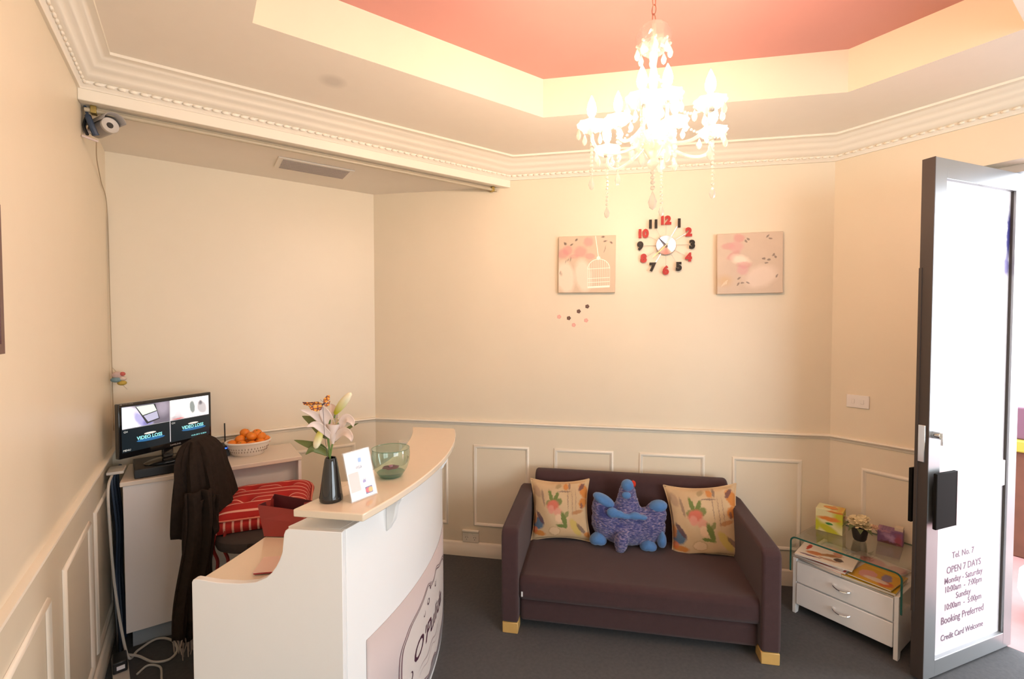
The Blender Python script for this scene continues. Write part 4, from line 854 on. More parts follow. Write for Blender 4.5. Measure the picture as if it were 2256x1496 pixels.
for k in range(5):
    a = 2 * pi * k / 5 + 0.3; d = Vector((cos(a), sin(a), 0))
    lg = MB().tube([d * 0.02 + Vector((0, 0, 0.115)), d * 0.14 + Vector((0, 0, 0.095)), d * 0.225 + Vector((0, 0, 0.068))], [0.022, 0.017, 0.013], 8).build('base_arm', M['black'], chair)
    s_ = Vector((-sin(a), cos(a), 0)); c0 = d * 0.225 + Vector((0, 0, 0.026))
    MB().tube([c0 - s_ * 0.020, c0 - s_ * 0.004], 0.026, 16).tube([c0 + s_ * 0.004, c0 + s_ * 0.020], 0.026, 16).build('caster', M['black'], chair)

cush = thing('seat_cushion', 'red and white striped tufted seat cushion on the office chair', 'cushion', (0.292, 2.600, 0.606), radians(-13))
cm = bpy.data.materials.new('red_striped_cotton'); cm.use_nodes = True; nt = cm.node_tree; p_ = nt.nodes['Principled BSDF']; p_.inputs['Roughness'].default_value = 0.85
tc = nt.nodes.new('ShaderNodeTexCoord'); sp = nt.nodes.new('ShaderNodeSeparateXYZ'); nt.links.new(tc.outputs['Object'], sp.inputs[0])
geo = nt.nodes.new('ShaderNodeNewGeometry')
def stripes(sock, per, w):
    a = nt.nodes.new('ShaderNodeMath'); a.operation = 'MULTIPLY'; a.inputs[1].default_value = 1 / per; nt.links.new(sock, a.inputs[0])
    f = nt.nodes.new('ShaderNodeMath'); f.operation = 'FRACT'; nt.links.new(a.outputs[0], f.inputs[0])
    s_ = nt.nodes.new('ShaderNodeMath'); s_.operation = 'SUBTRACT'; s_.inputs[1].default_value = 0.5; nt.links.new(f.outputs[0], s_.inputs[0])
    b_ = nt.nodes.new('ShaderNodeMath'); b_.operation = 'ABSOLUTE'; nt.links.new(s_.outputs[0], b_.inputs[0])
    l = nt.nodes.new('ShaderNodeMath'); l.operation = 'LESS_THAN'; l.inputs[1].default_value = w; nt.links.new(b_.outputs[0], l.inputs[0]); return l.outputs[0]
# the cloth runs front to back over the top and turns down at the border, so its stripes follow one direction
mx = nt.nodes.new('ShaderNodeMix'); mx.data_type = 'RGBA'; mx.inputs['A'].default_value = (0.42, 0.014, 0.012, 1); mx.inputs['B'].default_value = (0.80, 0.42, 0.34, 1)
gt = nt.nodes.new('ShaderNodeMath'); gt.operation = 'GREATER_THAN'; gt.inputs[1].default_value = 0.063; nt.links.new(sp.outputs['Z'], gt.inputs[0])
s1, s2 = stripes(sp.outputs['Y'], 0.052, 0.075), stripes(sp.outputs['X'], 0.034, 0.13)
mf = nt.nodes.new('ShaderNodeMix'); nt.links.new(gt.outputs[0], mf.inputs['Factor']); nt.links.new(s2, mf.inputs['A']); nt.links.new(s1, mf.inputs['B'])
nt.links.new(mf.outputs['Result'], mx.inputs['Factor']); nt.links.new(mx.outputs['Result'], p_.inputs['Base Color'])
def cushion_surface():
    b = MB(); N = 44; hw, hd = 0.200, 0.205
    def top(a, c):
        x, y = 2 * a - 1, 2 * c - 1
        rx = x * hw * (1 - 0.05 * (1 - y * y) * abs(x)); ry = y * hd * (1 - 0.05 * (1 - x * x) * abs(y))
        e = (max(0, 1 - x ** 6) * max(0, 1 - y ** 6)) ** 0.5
        z = 0.064 + 0.050 * e
        for tx, ty in ((-0.42, -0.42), (0.42, -0.42), (-0.42, 0.42), (0.42, 0.42)):
            z -= 0.034 * math.exp(-((x - tx) ** 2 + (y - ty) ** 2) / 0.022)
            z += 0.006 * math.exp(-((x - tx) ** 2 + (y - ty) ** 2) / 0.15)
        return Vector((rx, ry, z))
    b.grid(top, N, N)
    b.grid(lambda a, c: (lambda v: Vector((v.x, v.y, 0.004)))(top(a, c)), 12, 12)
    per = [(k / N, 0) for k in range(N)] + [(1, k / N) for k in range(N)] + [(1 - k / N, 1) for k in range(N)] + [(0, 1 - k / N) for k in range(N)]
    M_ = len(per); vs = []
    for j in range(6):
        t = j / 5
        for a, c in per:
            v = top(a, c); n_ = Vector((2 * a - 1, 2 * c - 1, 0)).normalized(); bulge = 0.014 * sin(pi * t)
            vs.append(Vector((v.x, v.y, 0.064 * t + 0.004 * (1 - t))) + n_ * bulge)
    b.add(vs, [(j * M_ + k, j * M_ + (k + 1) % M_, (j + 1) * M_ + (k + 1) % M_, (j + 1) * M_ + k) for j in range(5) for k in range(M_)])
    return b
cushion_surface().build('cover', cm, cush, weld=True)
edge = []
for k in range(81):
    a = 2 * pi * k / 80; c_, d_ = se(a, 12); edge.append((0.204 * c_, 0.209 * d_, 0.065))
MB().tube(edge, 0.004, 6).build('piping', mat('pink_piping', (0.70, 0.22, 0.16), 0.8), cush)
for (x, y) in ((-0.19, -0.20), (-0.15, -0.20)):
    MB().tube(spl([(x, y, 0.02), (x - 0.006, y - 0.012, -0.05), (x + 0.010, y - 0.010, -0.11), (x + 0.004, y - 0.014, -0.17)]), 0.007, 6, flat=1.6).build('tie', mat('red_tie', (0.25, 0.015, 0.012), 0.85), cush)

shawl = thing('shawl', 'black fringed knitted shawl draped over the back of the office chair', 'shawl', (0.29, 2.515, 0), radians(-20))
def drape(s, t):
    # closed ring around the backrest; s around, t from the top down
    a = 2 * pi * s; top = 1.022
    z = top - 0.40 * t ** 1.1
    grow = min(1.0, (t * 5) ** 0.5)
    hw = 0.128 * (0.62 + 0.38 * grow) + 0.070 * t; ht = (0.066 * (0.35 + 0.65 * grow) + 0.034 * t) 
    fold = 1 + (0.05 + 0.13 * t) * sin(9 * a + 1.0 + 2 * t) + 0.06 * sin(17 * a + 3 * t)
    c_, d_ = se(a, 2.6)
    x = -0.290 - 0.012 + ht * c_ * fold + 0.045 * t; y = hw * d_ * fold
    return Vector((x, y, z - 0.02 * (abs(d_) ** 2) * grow * (1 - t) - 0.03 * t * sin(3 * a)))
b = MB().grid(drape, 56, 22, closeu=True)
b.add([drape(k / 56, 0) for k in range(56)], [tuple(range(56))])
b.build('draped_cloth', M['blackcloth'], shawl, solid=0.008, weld=True)
def tail(cx, cy, w, zt, zb, dirx, seed, flare=0.0, lean=(0, 0)):
    def f(s, t):
        x = (2 * s - 1) * w * (1 - flare * (1 - t)) ; fo = 0.014 * sin(6.3 * s * 2.2 + seed + 1.5 * t) + 0.006 * sin(23 * s + seed)
        k = 0.02 * sin(5 * t + seed)
        return Vector((cx + dirx.x * x - dirx.y * fo + lean[0] * t + k * dirx.x, cy + dirx.y * x + dirx.x * fo + lean[1] * t, zt + (zb - zt) * t + 0.012 * sin(8 * s + seed) * t))
    return f
cr_, sr_ = cos(radians(20)), sin(radians(20))
def wl(x, y): x -= 0.28; y -= 2.56; return (x * cr_ - y * sr_, x * sr_ + y * cr_)
lx, ly = wl(-0.005, 2.435); dirv = Vector((cos(radians(40)), sin(radians(40)), 0))
for i, (ox, oy, w, zt, zb, sd) in enumerate(((0.0, 0.0, 0.062, 0.84, 0.215, 0.3), (0.012, 0.03, 0.055, 0.80, 0.27, 2.1), (-0.015, 0.02, 0.05, 0.78, 0.19, 4.0))):
    f = tail(lx + ox, ly + oy, w, zt, zb, dirv, sd, 0.15, (-0.030, -0.005))
    MB().grid(f, 18, 24).build('hanging_end', M['blackcloth'], shawl, solid=0.010)
    if i != 1:
        fr = MB()
        for k in range(12):
            p = f((k + 0.5) / 12, 1.0); fr.tube([p, p + Vector((0.006 * sin(k * 2.1), 0.006 * cos(k * 1.3), -0.03)), p + Vector((0.012 * sin(k * 3.1), 0.008 * cos(k), -0.062))], [0.0034, 0.003, 0.0018], 5)
        fr.build('fringe', mat('grey_fringe', (0.36, 0.31, 0.27), 0.9), shawl)
lx, ly = wl(0.20, 2.33)
f = tail(lx, ly, 0.045, 0.60, 0.47, dirv, 1.0, 0.0, (0.01, 0.0)); MB().grid(f, 12, 10).build('hanging_end', M['blackcloth'], shawl, solid=0.018)
b = MB()
for k in range(7):
    p = f(0.3 + k * 0.1, 0.96); b.tube([p, p + Vector((0.008 * sin(k * 2), 0.004, -0.03)), p + Vector((0.012 * sin(k * 3.0 + 1), 0.0, -0.062 - 0.01 * (k % 3)))], 0.0018, 5)
b.build('fringe', M['blackcloth'], shawl)

# ------------------------------------------------------------------ reception counter: arcs around one centre
QX, QY, QR = -0.6206, 3.0376, 1.9540
def arc(off, a0, a1, n=40): return [(QX + (QR - off) * cos(radians(a0 + (a1 - a0) * k / n)), QY + (QR - off) * sin(radians(a0 + (a1 - a0) * k / n))) for k in range(n + 1)]
desk2 = thing('reception_counter', 'white curved reception counter with pale raised top and script sign', 'counter', (0.36, 1.424, 0))
LO = Vector((-0.36, -1.424, 0))
def cl(p): return p + LO
wmat = M['white']
BT = 0.930
A0, A1 = -57.6, -25.5
P3 = Vector((0.359, 1.424, 0)); dr = Vector((-0.751, 0.660, 0)).normalized(); nr = Vector((0.660, 0.751, 0)).normalized()
def pa(off):
    q = P3 + nr * 0.0185 - Vector((QX, QY, 0)); rr = QR - off; bb = q.dot(dr); cc = q.dot(q) - rr * rr; p = q + dr * (-bb - sqrt(bb * bb - cc))
    p2_ = q + dr * (-bb + sqrt(bb * bb - cc))
    if abs((p - q).length) > abs((p2_ - q).length): p = p2_
    return math.degrees(atan2(p.y, p.x))
MB().prism(arc(0.070, pa(0.070), A1) + arc(0.088, A1, pa(0.088)), 0.0, BT, fn=cl).build('curved_front', wmat, desk2, bevel=0.0015)
MB().prism(arc(0.0885, pa(0.0885), A1) + arc(0.250, A1, pa(0.25)), BT - 0.018, BT, fn=cl).build('upper_shelf', wmat, desk2, bevel=0.001)
MB().prism(arc(0.232, pa(0.232), A1) + arc(0.250, A1, pa(0.25)), 0.752, BT - 0.018, fn=cl).build('inner_riser', wmat, desk2)
ia, ib = A1, pa(0.528)
inner_edge = []
for k in range(41):
    t = k / 40; aa = ia + (ib - ia) * t; oo = 0.615 - 0.090 * max(0.0, (t - 0.55) / 0.45) ** 1.5
    inner_edge.append((QX + (QR - oo) * cos(radians(aa)), QY + (QR - oo) * sin(radians(aa))))
MB().prism(arc(0.0885, pa(0.0885), A1) + inner_edge, 0.728, 0.7485, fn=cl).build('work_surface', M['cream'], desk2, bevel=0.001)
# shaped end panel in the plane through the counter's near end
P3 = Vector((0.359, 1.424, 0)); dr = Vector((-0.751, 0.660, 0)).normalized(); nr = Vector((0.660, 0.751, 0)).normalized()
cur = [(0.0, 0.0), (0.0, BT), (0.172, BT + 0.002), (0.183, BT - 0.004), (0.188, BT - 0.016), (0.190, 0.895), (0.194, 0.859), (0.203, 0.835), (0.214, 0.814), (0.230, 0.792), (0.248, 0.776), (0.284, 0.759), (0.337, 0.751), (0.414, 0.7495), (0.461, 0.754), (0.488, 0.756), (0.497, 0.753), (0.501, 0.745), (0.501, 0.0)]
MB().prism(cur, -0.004, 0.018, fn=lambda p: P3 + dr * p.x + nr * p.z + Vector((0, 0, p.y)) + LO).build('end_panel', wmat, desk2, bevel=0.002)
fx, fy_ = arc(0.0, A1, A1, 1)[0], arc(0.585, A1, A1, 1)[0]
e1 = Vector((QX + (QR - 0.0885) * cos(radians(A1)), QY + (QR - 0.0885) * sin(radians(A1)), 0)); e2 = Vector((QX + (QR - 0.585) * cos(radians(A1)), QY + (QR - 0.585) * sin(radians(A1)), 0))
de = (e2 - e1); Le = de.length; de.normalize(); ne = Vector((-de.y, de.x, 0))
MB().prism([(0, 0), (0, 0.912), (0.16, 0.912), (0.20, 0.80), (0.28, 0.727), (Le, 0.727), (Le, 0)], 0.001, 0.018, fn=lambda p: e1 + de * p.x - ne * p.z * -1 + Vector((0, 0, p.y)) + LO).build('far_end_panel', wmat, desk2)
ST = 0.990
slab = [(0.240, 1.535)] + arc(0.0, -58.32, -23.6, 44) + arc(0.226, -20.8, -56.5, 44)
MB().prism(slab, ST - 0.024, ST, fn=cl).build('raised_top', M['cream'], desk2, bevel=0.004, bseg=3)
for a in (-51.8, -30.5):
    ca_, sa_ = cos(radians(a)), sin(radians(a)); rad = Vector((ca_, sa_, 0)); tan = Vector((-sa_, ca_, 0)); c0 = Vector((QX, QY, 0)) + rad * (QR - 0.070)
    pr = [(0, 0.966), (0.062, 0.966), (0.062, 0.955), (0.050, 0.948), (0.040, 0.930), (0.036, 0.905), (0.030, 0.880), (0.018, 0.862), (0.012, 0.850), (0.0, 0.838)]
    MB().prism(pr, -0.011, 0.011, fn=lambda p: c0 + rad * p.x + tan * p.z + Vector((0, 0, p.y)) + LO).build('bracket', wmat, desk2, bevel=0.003)
for a in (-54, -40, -28):
    ca_, sa_ = cos(radians(a)), sin(radians(a)); c0 = Vector((QX, QY, 0)) + Vector((ca_, sa_, 0)) * (QR - 0.17)
    MB().tube([c0 + Vector((0, 0, BT)) + LO, c0 + Vector((0, 0, ST - 0.024)) + LO], 0.014, 16).build('spacer', M['chrome'], desk2)
# sign wrapped on the front: arc length s from its left edge, height z
SA0 = -55.6
def sg(s, z, h=0.0):
    a = radians(SA0) + s / (QR - 0.070); r = QR - 0.070 + h
    return Vector((QX + r * cos(a), QY + r * sin(a), z)) + LO
SL, SZ0_, SZ1_ = 0.93, 0.03, 0.53
b = MB().grid(lambda s, t: sg(s * SL, SZ0_ + (SZ1_ - SZ0_) * t, 0.0022), 48, 2)
b.build('sign_panel', mat('mauve_sign', (0.58, 0.50, 0.495), 0.5), desk2, solid=0.002)
# ornate label plate
sign = desk2.children[-1]
scx, scz = 0.55, 0.250
QP = [(-0.366, 0.0), (-0.364, 0.05), (-0.356, 0.090), (-0.340, 0.112), (-0.314, 0.129), (-0.285, 0.148), (-0.252, 0.158), (-0.19, 0.168), (-0.139, 0.180), (-0.10, 0.196), (-0.073, 0.203), (-0.050, 0.196), (-0.035, 0.182), (0.0, 0.176)]
QP = [(p.x, p.y) for p in spl([(x, z, 0) for x, z in QP], 3)]
OUT = QP + [(-x, z) for x, z in QP[::-1][1:]]; OUT = OUT + [(x, -z * 0.98) for x, z in OUT[::-1][1:-1]]
N = len(OUT)
pl_ = OUT
def ringstrip(b, w0, w1, h):
    vs = []
    for k in range(N):
        x, z = pl_[k]
        for w_ in (w0, w1): vs.append(sg(scx + x * w_, scz + z * w_, h))
    b.add(vs, [(2 * k, 2 * ((k + 1) % N), 2 * ((k + 1) % N) + 1, 2 * k + 1) for k in range(N)])
b = MB()
for i in range(12): 
    vs = []
    w0, w1 = i / 12, (i + 1) / 12
    ringstrip(b, w0 * 0.97, w1 * 0.97, 0.0038)
b.build('label_plate', mat('pale_label', (0.72, 0.64, 0.60), 0.5), sign, weld=True)
b = MB(); ringstrip(b, 0.985, 1.0, 0.0044); ringstrip(b, 0.930, 0.955, 0.0044)
b.build('label_border', mat('plum_line', (0.20, 0.11, 0.13), 0.5), sign)
b = MB()
def on_sign(t, s0, z0_, size, sh=0.3, xs=1.0, off=0.0):
    tm = text_mb(t, size, off=off, shear=sh, xs=xs)
    b.merge(tm, lambda v: sg(s0 + v.x, z0_ + v.y, 0.0046))
on_sign("O'Pulida", scx - 0.03, 0.222, 0.100, 0.35, 1.32, 0.0012)
def swirl(cs, cz, r0, turns, w0, dirn=1, ph=0.0):
    n_ = 40; vs = []
    for k in range(n_ + 1):
        t = k / n_; a = ph + dirn * turns * 2 * pi * t; r = r0 * (1 - 0.8 * t); w_ = w0 * sin(pi * min(1, t * 1.1 + 0.02))
        for q in (-w_, w_): vs.append(sg(cs + (r + q) * cos(a), cz + (r + q) * sin(a), 0.0046))
    b.add(vs, [(2 * k, 2 * k + 2, 2 * k + 3, 2 * k + 1) for k in range(n_)])
swirl(scx - 0.068, 0.380, 0.018, 1.2, 0.004, 1, 2.0); swirl(scx - 0.125, 0.355, 0.014, 1.0, 0.002, -1, 1.1); swirl(scx - 0.035, 0.425, 0.016, 1.1, 0.003, 1, 0.5); swirl(scx + 0.05, 0.39, 0.018, 1.1, 0.003, -1, 0.5); swirl(scx - 0.27, 0.205, 0.03, 0.8, 0.004, 1, 3.5)
b.build('script_lettering', mat('plum_ink', (0.07, 0.02, 0.04), 0.5), sign, smooth=False)
b = MB()
for (w_, zb_, am) in ((0.0030, 0.165, 0.010), (0.0016, 0.140, 0.014)):
    vs = []
    for k in range(81):
        t = k / 80; s_ = scx - 0.20 + 0.36 * t; zz = zb_ + am * sin(2 * pi * 2.5 * t) * sin(pi * t)
        for q in (-w_, w_): vs.append(sg(s_, zz + q * sin(pi * t), 0.0046))
    b.add(vs, [(2 * k, 2 * k + 2, 2 * k + 3, 2 * k + 1) for k in range(80)])
b.build('faint_flourish', mat('faint_plum', (0.44, 0.34, 0.34), 0.5), sign, smooth=False)

# ------------------------------------------------------------------ on the counter
CR = radians(-34.54)
o = thing('vase', 'tall tapered gloss black vase holding lilies on the counter', 'vase', (0.355, 1.545, ST))
vm = mat('gloss_black_ceramic', (0.010, 0.010, 0.012), 0.08, coat=0.6)
MB().lathe([(0.0, 0.0), (0.034, 0.0), (0.0365, 0.004), (0.036, 0.012), (0.030, 0.055), (0.024, 0.100), (0.0185, 0.134), (0.0165, 0.139), (0.0145, 0.137), (0.017, 0.120), (0.020, 0.09), (0.0, 0.08)], 40).build('vase_body', vm, o)

lily = thing('lily_stem', 'artificial white lily with green stem, two buds and leaves in the black vase', 'flower', (0.355, 1.545, ST), CR)
wp = mat('white_petal', (0.80, 0.66, 0.60), 0.55, var=0.05, vscale=40); gs = mat('green_stem', (0.12, 0.20, 0.04), 0.5); lf = mat('olive_leaf', (0.13, 0.15, 0.035), 0.5, var=0.25, vscale=40)
K = 0.001465
def px(u, v, d=0.0): return Vector(((u - 733) * K, d, (1103 - v) * K))
MB().tube(spl([px(731, 1050), px(731, 1000), px(728, 970), px(727, 950), px(735, 920)]), 0.0035, 8).tube(spl([px(732, 1005), px(738, 975), px(745, 955), px(752, 925)]), 0.0028, 8).tube(spl([px(727, 965), px(722, 955), px(717, 945)]), 0.0022, 8).tube(spl([px(738, 935, 0.004), px(741, 920, 0.004), px(743, 910, 0.004)]), 0.0022, 8).build('stem', gs, lily)
def petal(pts, w, name, m, nrm=None, taper=0.9, curl=0.25, parent=lily):
    P = spl(pts, 6); n_ = len(P) - 1
    def f(s, t):
        i = min(n_, int(round(t * n_))); p = P[i]; tn = (P[min(i + 1, n_)] - P[max(i - 1, 0)]).normalized()
        sd = tn.cross(Vector(nrm or (0, -1, 0.2))).normalized(); up_ = sd.cross(tn)
        ww = w * (sin(pi * (0.06 + 0.94 * t) ** taper)) ** 0.8 if t < 1 else 0.0004
        x = 2 * s - 1
        return p + sd * (x * ww) + up_ * (curl * ww * x * x)
    return MB().grid(f, 8, n_).build(name, m, parent, solid=0.0012)
fc = (740, 968)
petal([px(740, 968), px(733, 935), px(722, 905, -0.01), px(716, 896, -0.014)], 0.018, 'petal', wp)
petal([px(740, 968), px(722, 935), px(700, 910, -0.015), px(676, 899, -0.03)], 0.012, 'petal', wp)
petal([px(740, 968), px(738, 930, 0.01), px(735, 905, 0.02), px(726, 893, 0.03)], 0.016, 'petal', wp)
petal([px(740, 968), px(755, 938), px(770, 920, -0.01), px(785, 925, -0.02), px(789, 937, -0.025)], 0.014, 'petal', wp)
petal([px(740, 972), px(758, 952, -0.012), px(775, 947, -0.03), px(788, 955, -0.045), px(791, 965, -0.05)], 0.013, 'petal', wp)
petal([px(738, 968), px(725, 945, -0.02), px(710, 930, -0.035), px(694, 934, -0.045)], 0.012, 'petal', wp)
MB().lathe([(0.003, 0.0), (0.010, 0.02), (0.018, 0.05), (0.022, 0.064)], 20, c=px(738, 978), fn=lambda v: Vector((v.x + v.z * 0.05, v.y * 0.8, v.z))).build('flower_throat', wp, lily, solid=0.001)
b = MB()
for k in range(6):
    a = 2 * pi * k / 6; b.tube([px(740, 955), px(748 + 6 * cos(a), 925 + 5 * sin(a), -0.015)], 0.0007, 4); b.sph(px(748 + 6 * cos(a), 925 + 5 * sin(a), -0.015), (0.0035, 0.0015, 0.0015), 6, 4)
b.build('stamens', mat('pale_stamen', (0.6, 0.45, 0.2), 0.6), lily)
def bud(p0, p1, r, name='bud'):
    d = p1 - p0; L = d.length; q = d.to_track_quat('Z', 'Y').to_matrix()
    m = bpy.data.materials.new('bud_yellow_green'); m.use_nodes = True; nt = m.node_tree; pr = nt.nodes['Principled BSDF']; pr.inputs['Roughness'].default_value = 0.5
    tc = nt.nodes.new('ShaderNodeTexCoord'); sp = nt.nodes.new('ShaderNodeSeparateXYZ'); nt.links.new(tc.outputs['Object'], sp.inputs[0])
    mr = nt.nodes.new('ShaderNodeMapRange'); mr.inputs['From Min'].default_value = 0.15 * L; mr.inputs['From Max'].default_value = 0.75 * L; nt.links.new(sp.outputs['Z'], mr.inputs[0])
    mx = nt.nodes.new('ShaderNodeMix'); mx.data_type = 'RGBA'; mx.inputs['A'].default_value = (0.50, 0.48, 0.015, 1); mx.inputs['B'].default_value = (0.80, 0.72, 0.50, 1)
    nt.links.new(mr.outputs[0], mx.inputs['Factor']); nt.links.new(mx.outputs['Result'], pr.inputs['Base Color'])
    wob = lambda a, z: 1 + 0.07 * cos(3 * a)
    o_ = MB().lathe([(0.0, 0.0), (r * 0.45, L * 0.05), (r * 0.8, L * 0.25), (r, L * 0.5), (r * 0.9, L * 0.75), (r * 0.55, L * 0.93), (0.0, L)], 18, wob=wob).build(name, m, lily)
    o_.location = p0; o_.rotation_euler = q.to_euler()
bud(px(741, 914, 0.004), px(782, 864, -0.01), 0.0135); bud(px(718, 942, -0.012), px(708, 984, -0.03), 0.0125)
petal([px(727, 965), px(712, 950, 0.01), px(690, 930, 0.015), px(668, 918, 0.01)], 0.018, 'leaf', lf, nrm=(0, -1, 0.1))
petal([px(730, 1003), px(712, 985, -0.005), px(688, 976, -0.015), px(656, 968, -0.01)], 0.013, 'leaf', lf, nrm=(0, -1, 0.1))
petal([px(730, 1004), px(715, 990, -0.01), px(700, 985, -0.02), px(687, 996, -0.03)], 0.013, 'leaf', lf, nrm=(0, -1, 0.1))
petal([px(737, 978), px(750, 962, 0.01), px(770, 945, 0.02), px(790, 935, 0.02)], 0.006, 'leaf', lf, nrm=(0, -1, 0.1))
o = thing('butterfly_pick', 'orange and black butterfly on a thin wire above the lily', 'butterfly decoration', (0.355, 1.545, ST), CR)
MB().tube([px(729, 1015, -0.008), px(728, 950, -0.03), px(727, 893, -0.035)], 0.0007, 5).build('wire', M['ink'], o)
MB().tube([px(724, 890, -0.037), px(731, 884, -0.037)], [0.002, 0.0028], 8).tube([px(731, 884, -0.037), px(723, 876, -0.04)], 0.0004, 4).build('insect_body', M['ink'], o)
wm = bpy.data.materials.new('monarch_wing'); wm.use_nodes = True; nt = wm.node_tree; pr = nt.nodes['Principled BSDF']; pr.inputs['Roughness'].default_value = 0.5
tc = nt.nodes.new('ShaderNodeTexCoord'); vo = nt.nodes.new('ShaderNodeTexVoronoi'); vo.feature = 'DISTANCE_TO_EDGE'; vo.inputs['Scale'].default_value = 95; nt.links.new(tc.outputs['Object'], vo.inputs['Vector'])
cr = nt.nodes.new('ShaderNodeValToRGB'); e = cr.color_ramp.elements; e[0].position = 0.05; e[0].color = (0.10, 0.03, 0.03, 1); e[1].position = 0.16; e[1].color = (0.78, 0.24, 0.02, 1); k_ = e.new(0.5); k_.color = (0.75, 0.50, 0.08, 1)
nt.links.new(vo.outputs['Distance'], cr.inputs[0]); nt.links.new(cr.outputs[0], pr.inputs['Base Color'])
def wing(P): 
    n_ = len(P); return MB().add(P, [tuple(range(n_))]).build('wing', wm, o, solid=0.0008, smooth=False)
wing([px(728, 886, -0.037), px(720, 880, -0.045), px(704, 880, -0.055), px(691, 879, -0.06), px(693, 885, -0.058), px(701, 888, -0.052)])
wing([px(728, 887, -0.037), px(701, 889, -0.052), px(706, 897, -0.05), px(716, 901, -0.046), px(725, 898, -0.04)])
wing([px(728, 886, -0.037), px(727, 876, -0.03), px(733, 869, -0.025), px(739, 868, -0.022), px(739, 878, -0.026), px(733, 884, -0.032)])
wing([px(728, 887, -0.037), px(733, 885, -0.03), px(740, 880, -0.024), px(739, 890, -0.028), px(733, 893, -0.032)])

o = thing('sign_holder', 'slanted clear acrylic holder with a white payment cards notice on the counter', 'sign holder', (0.451, 1.495, ST), atan2(0.041, 0.094))
lean = lambda p: Vector((p.x, p.y + 0.006 + p.z * 0.27, p.z * 0.963))
MB().box(-0.053, 0.053, 0.0, 0.0015, 0.001, 0.158, fn=lean).box(-0.053, 0.053, -0.0045, -0.003, 0.001, 0.158, fn=lean).build('clear_sleeve', M['acrylic'], o, smooth=False)
MB().box(-0.053, 0.053, 0.006, 0.075, 0.0005, 0.002).build('foot', M['acrylic'], o, smooth=False)
card = MB().box(-0.050, 0.050, -0.0025, -0.0005, 0.004, 0.155, fn=lean).build('notice', mat('bright_paper', (0.84, 0.82, 0.80), 0.6), o, smooth=False)
def onc(name, x0, x1, z0_, z1_, m, h=0.0030): return MB().box(x0, x1, -h - 0.0003, -0.0026, z0_, z1_, fn=lean).build(name, m, card, smooth=False)
onc('blue_card_mark', 0.008, 0.036, 0.012, 0.034, mat('navy_print', (0.05, 0.06, 0.25), 0.5))
b = MB()
b.lathe([(0, 0), (0.0085, 0), (0.0085, 0.0004), (0, 0.0004)], 20, fn=lambda v: lean(Vector((0.0165 + v.x, -0.0034 - v.z, 0.023 + v.y)))); b.build('red_disc', mat('red_print', (0.75, 0.04, 0.05), 0.5), card)
MB().lathe([(0, 0), (0.0085, 0), (0.0085, 0.0004), (0, 0.0004)], 20, fn=lambda v: lean(Vector((0.0275 + v.x, -0.0036 - v.z, 0.023 + v.y)))).build('yellow_disc', mat('yellow_print', (0.85, 0.42, 0.04), 0.5), card)
b = MB().merge(text_mb('VISA', 0.014), lambda v: lean(Vector((-0.002 + v.x, -0.0034, 0.098 + v.y))))
b.merge(text_mb('V', 0.018), lambda v: lean(Vector((0.012 + v.x, -0.0034, 0.052 + v.y)))); b.build('printed_words', mat('blue_grey_print', (0.25, 0.28, 0.42), 0.5), card, smooth=False)
onc('blue_square', 0.000, 0.012, 0.118, 0.132, mat('sky_print', (0.25, 0.42, 0.78), 0.5))
onc('violet_mark', 0.004, 0.016, 0.050, 0.058, mat('violet_print', (0.30, 0.25, 0.60), 0.5))
onc('pale_picture', -0.046, -0.008, 0.030, 0.090, mat('blush_print', (0.72, 0.58, 0.55), 0.5))

o = thing('glass_bowl', 'round pale green glass bowl on the counter', 'bowl', (0.597, 1.668, ST))
MB().lathe([(0.0, 0.0), (0.034, 0.0), (0.044, 0.006), (0.060, 0.032), (0.0695, 0.062), (0.0705, 0.088), (0.0680, 0.106)], 44).build('bowl_wall', M['green'], o)
MB().lathe([(0.0, 0.002), (0.034, 0.002), (0.043, 0.008), (0.050, 0.018), (0.030, 0.014), (0.0, 0.012)], 36).build('thick_base', clear_mat('deep_green_glass', (0.25, 0.62, 0.52), 0.2, 0.30, (0.06, 0.42, 0.34)), o)
MB().tube([(0.0685 * cos(2 * pi * k / 44), 0.0685 * sin(2 * pi * k / 44), 0.106) for k in range(45)], 0.0016, 6).build('rim', clear_mat('rim_glass', (0.62, 0.80, 0.70), 0.3, 0.1, (0.4, 0.7, 0.6)), o)
o = thing('floating_petals', 'flat purple petals lying inside the green glass bowl', 'petals', (0.597, 1.668, ST + 0.034))
b = MB()
for k in range(6):
    a = 2 * pi * k / 6; b.sph((0.017 * cos(a), 0.017 * sin(a), 0), (0.016, 0.013, 0.0028), 12, 6)
b.build('petal_layer', mat('dark_purple_petal', (0.16, 0.025, 0.07), 0.5), o)
MB().lathe([(0.0, 0.003), (0.008, 0.003), (0.008, 0.0075), (0.0, 0.0075)], 14).build('candle_centre', mat('pink_wax', (0.5, 0.15, 0.25), 0.4), o)

